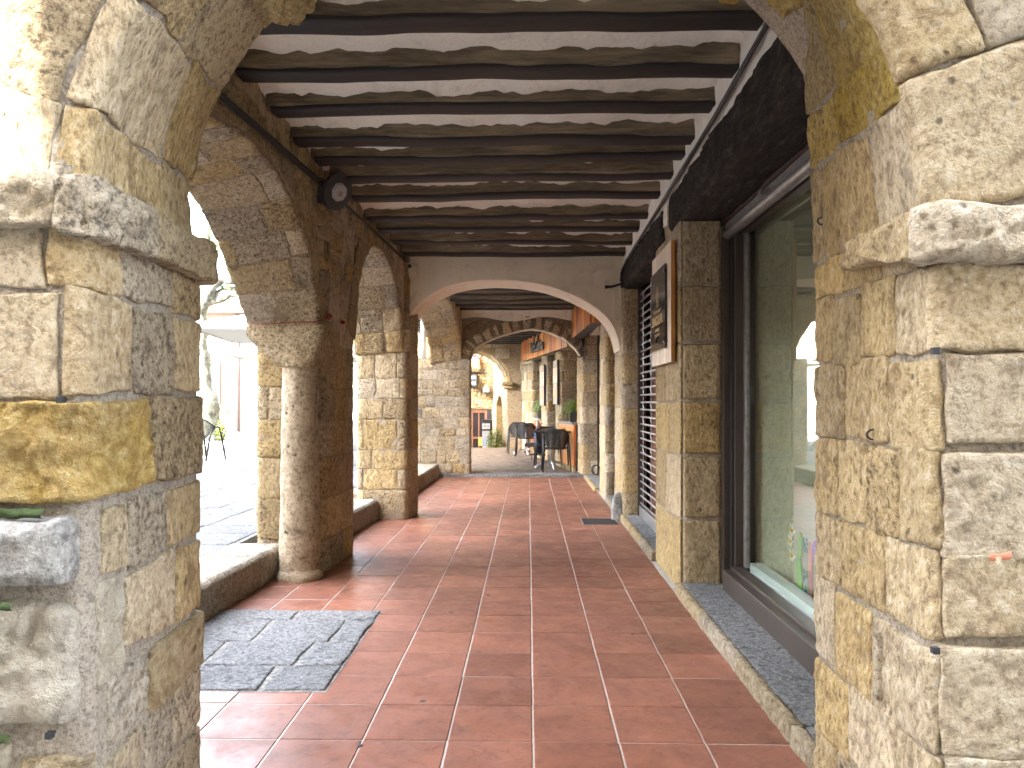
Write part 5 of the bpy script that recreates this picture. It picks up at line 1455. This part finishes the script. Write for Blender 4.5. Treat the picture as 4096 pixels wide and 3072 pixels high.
MB().box((-2.18, 25.10, .30), (-2.08, 25.11, .58)).build('notice', PAPER, dr)
# hanging sign
cs = thing('hanging_sign', (-1.9, 24.6, 1.9), 'grey box sign lettered curia roial in white on the sunlit house', 'sign')
MB().box((-2.04, 24.55, 1.90), (-1.735, 25.0, 2.31)).build('box', BLACK, cs); MB().box((-2.035, 24.53, 1.905), (-1.74, 24.549, 2.305)).build('face', GREYSIGN, cs)
text('curia', (-1.888, 24.515, 2.205), .135, PAPER, cs, rot=(PI/2, 0, 0), ext=.004, xs=.9, bold=.004); text('roial', (-1.888, 24.515, 2.01), .135, PAPER, cs, rot=(PI/2, 0, 0), ext=.004, xs=.9, bold=.004)
for x in (-1.97, -1.79): MB().tube([(x, 24.75, 2.31), (x, 24.75, 2.36)], .008, 6).build('hanger', BLACK, cs)
# window planter above it
wp = thing('upper_window', (-1.9, 25, 2.8), 'upper window with a stone sill on the sunlit house', 'window')
MB().box((-2.4, 24.98, 2.95), (-1.70, 24.99, 4.2)).build('pane', plain('window_dark', (.05, .04, .04), .2), wp); MB().box((-2.3, 24.75, 2.50), (-1.62, 24.99, 2.60)).box((-2.3, 24.82, 2.42), (-1.66, 24.99, 2.50)).build('sill', CREAMWALL, wp)
MB().box((-1.70, 24.93, 2.7), (-1.62, 24.99, 4.2)).build('frame', DOORWOOD, wp)
pt = thing('window_planter', (-1.9, 24.8, 2.6), 'terracotta window planter with purple flowers', 'planter')
MB().prism([(-2.2, 24.74), (-1.66, 24.74), (-1.66, 24.92), (-2.2, 24.92)], 2.60, 2.82).build('trough', TERRACOTTA, pt, bevel=.01)
fl = MB(); rr = random.Random(4); gl_ = MB()
for k in range(260):
    c_ = Vector((rr.uniform(-2.15, -1.68), rr.uniform(24.76, 24.9), 2.83 + rr.uniform(0, .12)))
    a_ = Vector((rr.uniform(-1, 1), rr.uniform(-1, 1), rr.uniform(-1, 1))).normalized() * .016; b_2 = a_.cross(Vector((.3, .5, .8))).normalized() * .016
    (fl if c_.x > -1.93 and rr.random() < .7 else gl_).add([c_ - a_, c_ + b_2, c_ + a_, c_ - b_2], [(0, 1, 2, 3)])
fl.build('flowers', PURPLE, pt); gl_.build('foliage', DARKGREEN, pt)
cb = MB(); cb.tube([(-2.2, 24.95, 2.25), (-2.0, 24.93, 2.36), (-1.7, 24.93, 2.38), (-1.45, 24.93, 2.40), (-1.34, 24.9, 2.28), (-1.24, 24.7, 2.26)], .012, 6)
tag(cb.build('street_cable', GUNMETAL), 'grey cable sagging across the sunlit house front', 'cable')
tag(MB().prism([(-1.56, 24.75), (-1.32, 24.75), (-1.32, 25.0), (-1.56, 25.0)], 1.70, 1.88).build('stone_bracket', GREYST, bevel=.03), 'grey stone bracket jutting from the sunlit house wall', 'stone bracket')
# menu totem and shrub before the door
mt = thing('menu_totem', (-1.25, 23.6, -1.05), 'tall black framed menu totem leaning beside the glazed door', 'menu totem')
MB().box((-1.50, 23.5, -.60), (-1.17, 23.72, .80)).build('case', BLACK, mt, bevel=.01)
MB().box((-1.49, 23.485, .50), (-1.24, 23.499, .68)).build('poster', PAPER, mt); MB().box((-1.49, 23.485, -.52), (-1.24, 23.499, -.05)).build('poster', PAPER, mt)
MB().box((-1.49, 23.485, -.04), (-1.24, 23.499, .44)).build('poster', plain('photo_print', (.45, .36, .28), .5, c2=(.20, .30, .45), scale=9), mt)
text('20% 10', (-1.365, 23.48, .59), .085, GUNMETAL, mt, rot=(PI/2, 0, 0), xs=.8)
def leafy(name, c, rx, ry, rz_, n, size, m1_, label, cat, seed, droop=0., stem=None):
    rr = random.Random(seed); t = thing(name, (c[0], c[1], c[2] - rz_), label, cat)
    A = MB()
    for k in range(n):
        d = Vector((rr.gauss(0, 1), rr.gauss(0, 1), rr.gauss(0, 1))).normalized() * rr.random() ** .4
        p = Vector(c) + Vector((d.x * rx, d.y * ry, d.z * rz_))
        a_ = Vector((rr.uniform(-1, 1), rr.uniform(-1, 1), rr.uniform(-.9, .3))).normalized(); b_ = a_.cross(Vector((rr.uniform(-1, 1), .4, 1))).normalized()
        L_ = size * rr.uniform(.6, 1.3)
        A.add([p, p + a_ * L_ * .5 + b_ * L_ * .18, p + a_ * L_, p + a_ * L_ * .5 - b_ * L_ * .18], [(0, 1, 2, 3)])
    A.build('foliage', m1_, t)
    S_ = MB()
    for k in range(7):
        S_.tube([(c[0] + rr.uniform(-.04, .04), c[1], c[2] - rz_), (c[0] + rr.uniform(-.5, .5) * rx, c[1] + rr.uniform(-.5, .5) * ry, c[2] + rz_ * rr.uniform(.2, .8))], .008, 5)
    S_.build('stem', BARK, t); return t
leafy('shrub', (-1.02, 22.6, .05), .30, .3, .52, 1500, .085, DARKGREEN, 'bushy green shrub growing beside the narrow arched doorway', 'shrub', 3)
leafy('shrub', (-1.42, 22.4, -.42), .24, .25, .22, 600, .07, YELLOW if 0 else plain('yellow_green', (.34, .33, .06), .5), 'low yellowish shrub at the foot of the menu totem', 'shrub', 4)
# spider plants in square pots on the counters
def spider(x, y, z, label, seed):
    rr = random.Random(seed); t = thing('spider_plant', (x, y, z), label, 'potted plant')
    MB().add([(x-.07,y-.07,z),(x+.07,y-.07,z),(x+.07,y+.07,z),(x-.07,y+.07,z),(x-.095,y-.095,z+.2),(x+.095,y-.095,z+.2),(x+.095,y+.095,z+.2),(x-.095,y+.095,z+.2)], [(0,3,2,1),(4,5,6,7),(0,1,5,4),(1,2,6,5),(2,3,7,6),(3,0,4,7)]).build('pot', GUNMETAL, t, bevel=.006)
    A = MB()
    for k in range(120):
        a = rr.uniform(0, 2*PI); out = rr.uniform(.15, .36); hh = rr.uniform(.10, .26); dx, dy = math.cos(a), math.sin(a); w = .010
        prev = None
        for s in np.linspace(0, 1, 7):
            p = Vector((x + dx * out * s, y + dy * out * s, z + .2 + hh * math.sin(s * 2.3) * 1.1 - .22 * s * s * (1 if out > .24 else .2)))
            q = Vector((-dy, dx, 0)) * w * (1 - .8 * s)
            cur = (p - q, p + q)
            if prev: A.add([prev[0], prev[1], cur[1], cur[0]], [(0, 1, 2, 3)])
            prev = cur
    A.build('leaves', GREEN, t)
q = Lat(14.30) - Ln * .10; spider(q.x, q.y, .99, 'spider plant in a square dark pot on the nearer counter', 1)
q = Lat(17.55) - Ln * .08; spider(q.x, q.y, .99, 'spider plant in a square dark pot on the farther counter', 2)

# ------------------------------------------------------------------ chairs, tables and small things
def chair_parts(root):
    # curved net shell: back and arms in one sweep
    def shell(a, s):
        """a -1..1 round the back, s 0..1 upwards"""
        t = a * 1.32
        x = .235 * math.sin(t) / math.sin(1.32) * (1.0 + .04 * s); y = -.21 + (.30 * (1 - math.cos(t))) - .03 * s
        k = max(0., (abs(a) - .45) / .55)
        top = .81 - .155 * k ** 1.1 - .01 * (1 - abs(a)); bot = .425 + .18 * k
        return Vector((x, y, bot + (top - bot) * s))
    nu, nv = 40, 16; mb = MB()
    for i in range(nu):
        for j in range(nv):
            a0, a1 = -1 + 2*i/nu, -1 + 2*(i+1)/nu; s0, s1 = j/nv, (j+1)/nv
            C = [shell(a0, s0), shell(a1, s0), shell(a1, s1), shell(a0, s1)]; m_ = sum(C, Vector()) / 4
            if j in (0, nv-1) or i in (0, nu-1): mb.add(C, [(0, 1, 2, 3)]); continue
            I = [m_ + ((C[k] + C[(k+1) % 4]) / 2 - m_) * .62 for k in range(4)]
            mb.add(C + I, [(0, 1, 4), (1, 5, 4), (1, 2, 5), (2, 6, 5), (2, 3, 6), (3, 7, 6), (3, 0, 7), (0, 4, 7)])
    o = mb.build('backrest', PLASTIC, root, local=True); sm = o.modifiers.new('thickness', 'SOLIDIFY'); sm.thickness = .005
    rim = MB(); rim.tube([shell(a, 1) for a in np.linspace(-1, 1, 30)], .011, 6); rim.build('top_rim', PLASTIC, root, local=True)
    st = MB(); n = 16
    for i in range(n):
        for j in range(n):
            x0, x1 = -.22 + .44*i/n, -.22 + .44*(i+1)/n; y0, y1 = -.21 + .43*j/n, -.21 + .43*(j+1)/n
            zf = lambda x, y: .44 - .012 * (1 - (x/.22)**2) + .01 * (y > .15)
            C = [Vector((x0, y0, zf(x0,y0))), Vector((x1, y0, zf(x1,y0))), Vector((x1, y1, zf(x1,y1))), Vector((x0, y1, zf(x0,y1)))]; m_ = sum(C, Vector()) / 4
            if i in (0, n-1) or j in (0, n-1): st.add(C, [(0, 1, 2, 3)]); continue
            I = [m_ + ((C[k] + C[(k+1) % 4]) / 2 - m_) * .6 for k in range(4)]
            st.add(C + I, [(0, 1, 4), (1, 5, 4), (1, 2, 5), (2, 6, 5), (2, 3, 6), (3, 7, 6), (3, 0, 7), (0, 4, 7)])
    o = st.build('seat', PLASTIC, root, local=True); sm = o.modifiers.new('thickness', 'SOLIDIFY'); sm.thickness = .006
    for sx in (-1, 1):
        l = MB(); l.tube([(sx*.235, -.06, .655), (sx*.24, -.14, .45), (sx*.265, -.255, 0)], [.013, .019, .013], 8); l.build('leg', PLASTIC, root, local=True)
        l = MB(); l.tube([(sx*.238, .10, .64), (sx*.24, .16, .45), (sx*.262, .245, 0)], [.013, .019, .013], 8); l.build('leg', PLASTIC, root, local=True)
        l = MB(); l.tube([(sx*.236, -.08, .655), (sx*.24, .02, .648), (sx*.238, .11, .64)], .014, 6); l.build('armrest', PLASTIC, root, local=True)
protos = {}
def chair(x, y, z, rz, label):
    root = thing('cafe_chair', (x, y, z), label, 'chair', 'charcoal net chairs of the cafe', rz)
    if 'c' not in protos: chair_parts(root); protos['c'] = root
    else:
        for ch in list(protos['c'].children):
            c_ = ch.copy(); COL.objects.link(c_); c_.parent = root
    return root
chair(.53, 13.93, z3, 0.04, 'charcoal net chair at the nearest cafe table, back turned to us')
chair(.40, 14.96, z3, PI + .06, 'charcoal net chair on the far side of the nearest cafe table')
chair(-.045, 17.80, z3, -.05, 'charcoal net chair in front of the farther cafe table')
chair(-.26, 18.55, z3, .12, 'charcoal net chair half hidden, at the left of the farther table')
def table(x, y, z, label, top=PLASTIC, w=.37, d=.40):
    t = thing('cafe_table', (x, y, z), label, 'table', 'pedestal cafe tables')
    MB().box((x - w, y - d, z + .735), (x + w, y + d, z + .755)).build('tabletop', top, t, bevel=.004)
    MB().box((x - w*.5, y - d*.5, z + .70), (x + w*.5, y + d*.5, z + .733)).build('bracket', PLASTIC, t)
    MB().tube([(x, y, z + .10), (x, y, z + .70)], .033, 16).build('column', ALU, t)
    for k in range(4):
        a = PI/4 + k * PI/2 if 0 else k * PI/2 + .12
        dx, dy = math.cos(a), math.sin(a)
        MB().tube([(x + dx*r, y + dy*r, z + h) for r, h in ((.02, .135), (.12, .13), (.22, .095), (.30, .045), (.335, .018))], [.028, .026, .022, .02, .018], 8, squash=.8).build('foot', ALU, t)
table(.46, 14.40, z3, 'square dark table on a steel pedestal, nearest of the cafe')
table(-.05, 18.25, z3, 'square dark table on a steel pedestal, farther into the cafe passage', w=.33, d=.33)
# soap bottle on the nearest table
bt = thing('pump_bottle', (.20, 14.62, z3 + .755), 'translucent pump bottle standing on the nearest cafe table', 'bottle')
zt_ = z3 + .757
MB().tube([(.20, 14.62, zt_), (.20, 14.62, zt_ + .03)], .045, 14).build('dark_base', BLACK, bt)
MB().tube([(.20, 14.62, zt_ + .03), (.20, 14.62, zt_ + .13), (.20, 14.62, zt_ + .16), (.20, 14.62, zt_ + .175)], [.04, .04, .03, .014], 16).build('bottle_body', LIQUID, bt)
MB().tube([(.20, 14.62, zt_ + .175), (.20, 14.62, zt_ + .20)], .014, 10).build('collar', TEAL, bt); MB().tube([(.20, 14.62, zt_ + .20), (.20, 14.62, zt_ + .235), (.19, 14.59, zt_ + .238)], .005, 6).build('pump', PAPER, bt)
# folding trolley with bags between the tables
tx_, ty_ = .26, 16.7
tr = thing('hand_trolley', (tx_, ty_, z3), 'small folding trolley with dark bags parked between the cafe tables', 'trolley')
MB().box((tx_ - .24, ty_ - .2, z3 + .11), (tx_ + .26, ty_ + .2, z3 + .135)).build('platform', BLACK, tr, bevel=.005)
for sx in (-.18, .2):
    for sy in (-.16, .16):
        MB().tube([(tx_ + sx - .012, ty_ + sy, z3 + .04), (tx_ + sx + .012, ty_ + sy, z3 + .04)], .04, 14).build('wheel', GUNMETAL, tr)
MB().tube([(tx_ + .0, ty_ + .2, z3 + .12), (tx_ + .0, ty_ + .22, z3 + .72), (tx_ + .02, ty_ + .22, z3 + .80), (tx_ + .08, ty_ + .22, z3 + .83), (tx_ + .26, ty_ + .22, z3 + .84)], .013, 8).build('handle', BLACK, tr)
bag = thing('dark_bag', (tx_ - .05, ty_, z3 + .14), 'dark blue bag slumped on the folding trolley', 'bag')
G = np.zeros((25, 12, 3))
for i in range(25):
    t = 2*PI*i/24
    for k in range(12):
        s = k/11; r = .19 * math.sqrt(max(0, 1 - (2*s-1)**4)) * (1 - .25*s)
        G[i, k] = (tx_ + .02 + r * math.cos(t), ty_ + r * .8 * math.sin(t), z3 + .14 + .40 * s)
G += (fbm(G, 6, 4, 3) * .03)[..., None]; G[-1] = G[0]
MB().grid(G, True).build('bag_body', plain('navy_fabric', (.02, .02, .05), .7), bag)
tag(MB().prism([(tx_ - .34, ty_ - .15), (tx_ - .04, ty_ - .2), (tx_ + .0, ty_ + .1), (tx_ - .28, ty_ + .14)], z3 + .30, z3 + .38).build('folded_box', BLACK), 'flat black box resting at the edge of the trolley', 'box')
tag(MB().obox((tx_ - .10, ty_ - .18, z3 + .60), (.03, 0, .02), (0, .01, 0), (-.02, 0, .08)).build('blue_cloth', BLUE), 'bright blue cloth hanging between table and trolley', 'cloth')
# coil of hose
ch = MB()
for k in range(5):
    ch.tube([(1.215 + k*.006 + (.075 + .006 * math.sin(k*3)) * math.cos(t), 13.18 - .015 * k, .155 + .085 * math.sin(t)) for t in np.linspace(0, 2*PI, 26)], .0075, 6, caps=False)
tag(ch.build('hose_coil', BLACK), 'black hose coil leaning on the pillar by the doorstep', 'hose')
cb = MB(); cb.tube([(.99, 13.30, 2.55), (.985, 13.29, 2.40), (.965, 13.28, 2.24), (.94, 13.3, 2.19), (.90, 13.31, 2.22)], .012, 6); cb.tube([(1.02, 13.30, 2.55), (1.01, 13.29, 2.3), (.985, 13.28, 2.2)], .009, 6)
tag(cb.build('wall_cable', CABLE), 'black cables dropping beside the rubble cross arch', 'cable')
cb = MB(); cb.tube([(-1.22, 9.7, 2.96), (-1.18, 9.6, 2.99)], .02, 6)

# ------------------------------------------------------------------ drainpipe by the rubble pillar
dp = thing('drainpipe', (-2.08, 13.1, Zp), 'white drainpipe with an elbow joining a brown pipe', 'drainpipe')
MB().tube([(-2.02, 13.95, 4.0), (-2.02, 13.95, 2.14)], .052, 16).build('upper_pipe', PIPEW, dp)
MB().tube([(-2.02, 13.95, 2.16), (-2.03, 13.95, 2.09), (-2.07, 13.95, 2.06), (-2.12, 13.95, 2.02), (-2.14, 13.95, 1.94), (-2.14, 13.95, 1.80)], .052, 16).build('elbow', PIPEW, dp)
MB().tube([(-2.02, 13.95, 2.12), (-2.02, 13.95, 2.18)], .058, 16).build('collar', PIPEW, dp)
MB().tube([(-2.14, 13.95, 1.80), (-2.14, 13.95, Zp)], .044, 14).build('lower_pipe', PIPEB, dp)

# ------------------------------------------------------------------ the square
# plane tree, pollarded
tree = thing('plane_tree', (-9.75, 21.7, Zp), 'old pollarded plane tree with knobbly limbs in the square', 'tree')
def limb(pts, rs, name, seed, n=14):
    # resample smooth
    P = np.array(pts, float); d = np.concatenate([[0], np.cumsum(np.linalg.norm(np.diff(P, axis=0), axis=1))]); m_ = max(6, int(d[-1] / .12))
    t = np.linspace(0, d[-1], m_); Q = np.stack([np.interp(t, d, P[:, k]) for k in range(3)], -1); R_ = np.interp(t, d, rs)
    for _ in range(3): Q[1:-1] = (Q[:-2] + 2*Q[1:-1] + Q[2:]) / 4
    w = fbm(Q, 1.8, seed, 2); R_ = R_ * (1 + w * .35)
    mb = MB(); mb.tube([tuple(q) for q in Q], list(R_), n)
    V = np.array(mb.v); V += (fbm(V, 3.5, seed + 3, 3) * .06)[:, None] * np.clip(R_.mean() / .2, .2, 1); mb.v = [tuple(q) for q in V.tolist()]
    return mb.build(name, BARK, tree)
limb([(-9.75, 21.7, Zp - .1), (-9.72, 21.7, .8), (-9.75, 21.7, 1.6), (-9.85, 21.7, 3.0), (-9.85, 21.7, 4.2), (-9.75, 21.7, 4.9)], [.46, .38, .30, .17, .20, .26], 'trunk', 1)
limb([(-9.8, 21.7, 4.3), (-9.5, 21.6, 4.9), (-9.1, 21.5, 5.15), (-8.6, 21.4, 5.1), (-8.1, 21.4, 4.9), (-7.4, 21.4, 5.0)], [.22, .22, .24, .26, .24, .2], 'limb', 2)
limb([(-9.75, 21.7, 4.35), (-9.3, 21.8, 4.6), (-8.9, 21.8, 4.75), (-8.5, 21.8, 4.65), (-7.9, 21.9, 4.55)], [.16, .2, .24, .2, .18], 'limb', 3)
limb([(-9.8, 21.7, 4.8), (-9.85, 21.7, 5.4), (-9.7, 21.7, 6.0), (-9.75, 21.7, 6.6)], [.2, .17, .14, .12], 'limb', 4)
limb([(-9.8, 21.7, 4.7), (-10.3, 21.7, 5.4), (-10.9, 21.8, 6.0), (-11.3, 21.7, 6.9)], [.18, .16, .13, .10], 'limb', 5)
limb([(-9.72, 21.7, 6.3), (-9.5, 21.7, 6.9), (-9.55, 21.6, 7.4), (-10.0, 21.6, 7.9), (-10.1, 21.6, 8.6)], [.10, .08, .06, .05, .035], 'branch', 6, 8)
limb([(-9.55, 21.6, 7.0), (-9.15, 21.5, 7.3), (-8.9, 21.5, 7.4)], [.06, .045, .03], 'branch', 7, 8)
limb([(-9.7, 21.7, 5.9), (-9.2, 21.6, 6.3), (-8.9, 21.6, 6.25), (-8.6, 21.6, 6.5)], [.09, .07, .05, .03], 'branch', 8, 8)
lf = MB(); rr = random.Random(12)
for cx, cz, n_ in ((-9.35, 6.5, 26), (-9.2, 5.9, 30), (-9.5, 5.6, 20), (-9.0, 5.3, 5), (-8.7, 6.6, 18), (-9.1, 4.75, 4)):
    for k in range(n_):
        p = Vector((cx + rr.gauss(0, .18), 21.5 + rr.gauss(0, .15), cz + rr.gauss(0, .22))); a_ = Vector((rr.uniform(-1, 1), rr.uniform(-1, 1), rr.uniform(-1, 1))).normalized() * .09; b_ = a_.cross(Vector((.2, .9, .4))).normalized() * .07
        lf.add([p - a_, p + b_, p + a_, p - b_], [(0, 1, 2, 3)])
lf.build('leaves', GREEN, tree)
leafy('potted_shrub', (-9.05, 21.2, .55), .16, .16, .35, 400, .12, DARKGREEN, 'green plant at the foot of the plane tree', 'plant', 9)
# parasols, tables and chairs of the square
def parasol(cx, cy, z, half, rot, label, pole=True):
    t = thing('square_parasol', (cx, cy, Zp), label, 'parasol', 'cream parasols in the square')
    ca_, sa_ = math.cos(rot), math.sin(rot)
    C = [(cx + (sx*ca_ - sy*sa_) * half, cy + (sx*sa_ + sy*ca_) * half, z) for sx, sy in ((-1,-1),(1,-1),(1,1),(-1,1))]
    mb = MB(); top = (cx, cy, z + .62)
    for k in range(4):
        a, b = Vector(C[k]), Vector(C[(k+1)%4]); n_ = 8
        for i in range(n_):
            p, q = a.lerp(b, i/n_), a.lerp(b, (i+1)/n_)
            m1_, m2_ = p.lerp(Vector(top), .5) - Vector((0, 0, .03)), q.lerp(Vector(top), .5) - Vector((0, 0, .03))
            mb.add([p, q, m2_, m1_], [(0, 1, 2, 3)]); mb.add([m1_, m2_, top], [(0, 1, 2)])
    o = mb.build('canopy', CANVAS, t); s_ = o.modifiers.new('thickness', 'SOLIDIFY'); s_.thickness = .006
    vb = MB()
    for k in range(4):
        a, b = Vector(C[k]), Vector(C[(k+1)%4]); vb.add([a, b, b - Vector((0, 0, .03)), a - Vector((0, 0, .03))], [(0, 1, 2, 3)])
    o = vb.build('valance', CANVAS, t); s_ = o.modifiers.new('thickness', 'SOLIDIFY'); s_.thickness = .004
    MB().tube([(cx, cy, Zp), (cx, cy, z + .66)], .035, 12).build('pole', ALU, t)
    MB().box((cx - .3, cy - .3, Zp), (cx + .3, cy + .3, Zp + .08)).build('base', GREYST, t, bevel=.02)
    for k in range(4):
        MB().tube([(cx, cy, z + .55), tuple(Vector(C[k]) + Vector((0, 0, .01)))], .012, 6).build('rib', ALU, t)
        MB().tube([(cx, cy, z - .15), tuple(Vector(top).lerp(Vector(C[k]), .55) - Vector((0, 0, .04)))], .010, 6).build('strut', ALU, t)
parasol(-4.05, 12.75, 2.55, 1.46, .16, 'square cream parasol behind the first arch, nearest to the passage')
parasol(-5.6, 17.5, 2.45, 1.4, .1, 'cream parasol farther back in the square, above the dark table')
parasol(-3.9, 21.5, 2.45, 1.4, 0, 'cream parasol farthest back in the square, by the houses')
table(-5.0, 16.8, Zp, 'dark table under the middle parasol in the square', w=.4, d=.4)
chair(-6.42, 14.35, Zp, -.4, 'dark net chair at the left edge of the first arch opening')
chair(-4.45, 16.6, Zp, 1.6, 'dark net chair right of the table in the square')
chair(-5.6, 16.9, Zp, -1.6, 'dark net chair left of the table in the square')
rf = MB(); rr = random.Random(3)
for k in range(40):
    p = Vector((-6.52 + rr.gauss(0, .03), 14.2 + rr.gauss(0, .03), Zp + .80 + rr.uniform(0, .08))); a_ = Vector((rr.uniform(-1, 1), rr.uniform(-1, 1), rr.uniform(-1, 1))).normalized() * .03; b_ = a_.cross(Vector((.2, .9, .4))).normalized() * .03
    rf.add([p - a_, p + b_, p + a_, p - b_], [(0, 1, 2, 3)])
tag(rf.build('red_flowers', plain('red_petals', (.6, .02, .02), .6)), 'small red flowers above the chair at the arch edge', 'flowers')
# houses across the square
sh2 = thing('stone_house', (-4.3, 26.5, Zp), 'darker stone house beyond the third arch, behind the drainpipe', 'house')
hs_ = thing('square_house', (-15, 27.5, Zp), 'long white sunlit house across the square with tiled eaves', 'house')
FW = plain('white_render', (.40, .37, .32), .9, var=.15, scale=1.5, bump=.3, bscale=20)
MB().box((-34, 27.5, -.9), (-2.6, 34, 4.75)).build('wall', FW, hs_)
ev = MB().box((-34, 27.05, 4.75), (-2.6, 34, 4.85)); ev.build('eaves', TERRACOTTA, hs_)
tl = MB().tube([(0, 0, 0), (0, 1.2, .35)], .075, 8).mesh('roof_tile'); tl.materials.append(TERRACOTTA)
for i in range(150):
    o = link('roof_tile', tl, None, hs_, local=True); o.location = (-14.5 + i * .17 + 4.0, -.5, 4.68)
for x0, x1, z0, z1, nm in ((-12.55, -11.65, 1.25, 3.0, 'tall'), (-9.95, -9.45, 2.48, 2.74, 'vent'), (-6.2, -5.3, 1.5, 3.0, 'tall'), (-4.35, -3.6, 1.6, 3.1, 'tall')):
    f_ = MB().box((x0, 27.42, z0), (x1, 27.49, z1)).build('window', DOORWOOD, hs_)
    MB().box((x0 + .08, 27.38, z0 + .06), (x1 - .08, 27.415, z1 - .06)).build('pane', plain('pane_' + nm + str(x0), (.07, .08, .08), .2), f_)
MB().box((-12.6, 27.3, 1.0), (-11.4, 27.49, 1.08)).build('sill', CREAMWALL, hs_)
MB().tube([(-11.05, 27.42, 4.7), (-11.05, 27.42, Zp)], .06, 10).build('downpipe', PIPEB, hs_)
MB().box((-4.9, 26.5, 3.75), (-3.9, 26.69, 4.25)).box((-5.0, 26.4, 4.25), (-3.8, 26.69, 4.4)).build('cornice', CREAMWALL, sh2)
MB().tube([(-4.25, 26.6, 3.7), (-4.25, 26.6, Zp)], .06, 10).build('downpipe', PIPEB, sh2)
MB().box((-6.3, 26.7, -.9), (-2.7, 27.04, 4.6)).build('wall', CREAMWALL, sh2)
PS2 = Path([(-6.3, 26.69), (-2.7, 26.69)], .01)
courses(PS2, .02, 3.58, .3, 4.5, (.18, .3), (.25, .5), [(CREAMWALL, 2), (TAUPE, 1)], sh2, 97, step=.2, proud=.02, bev=.03, wob=.02, rough=.01, depth=.02, gap=.03)
CR = Path([(-9.5, 27.49), (-7.5, 27.49)], .01)
# house with roller blinds (seen mirrored in the shop glass)
h2 = thing('blind_house', (-24, 20, 0), 'stone house with brown roller blinds on the far side of the square', 'house')
MB().box((-34, -4, -.9), (-24, 27, 7)).build('wall', CREAMWALL, h2)
for y in np.arange(0, 26, 2.2):
    for z in (1.4, 4.2):
        f_ = MB().box((-23.99, y, z), (-23.94, y + 1.1, z + 1.7)).build('window', GUNMETAL, h2)
        MB().box((-23.93, y, z + .8), (-23.88, y + 1.1, z + 1.75)).build('blind', DOORWOOD, f_)
# unseen blocks added behind the camera, shaped to let a strip of sun through
for x0, x1, hh_, sl0, sl1, lab in ((-7.06, 14.0, 19.0, 1, 0, 'tall house behind the photographer, keeping the near arch in shade'), (-8.61, -7.06, 7.72, 1, 1, 'lower house behind the photographer, letting in a strip of sun'), (-16.0, -8.61, 17.0, 0, 1, 'tall house at the near side of the square'), (-28.0, -16.0, 28.0, 0, 0, 'tallest house at the far corner behind the square')):
    t = thing('sun_blocker', ((x0+x1)/2, -8, 0), lab, 'house')
    MB().prism([(x0 + .001 - 5.83 * sl0, -12), (x1 - .001 - 5.83 * sl1, -12), (x1 - .001, -5), (x0 + .001, -5)], -1, hh_).build('wall', CREAMWALL, t)
    for x in np.arange(x0 + .5, x1 - 1.4, 2.6):
        for z in np.arange(1.5, hh_ - 2, 3.2):
            MB().box((x, -4.99, z), (x + 1.0, -4.95, z + 1.6)).build('window', GUNMETAL, t)
# side street paving in front of the arch
fg = thing('front_paving', (0, 0, 0), None, None); fg['kind'] = 'structure'
MB().box((-2.4, -5, -.2), (8, 1.9, -.02)).build('paving_bed', PAVE, fg)
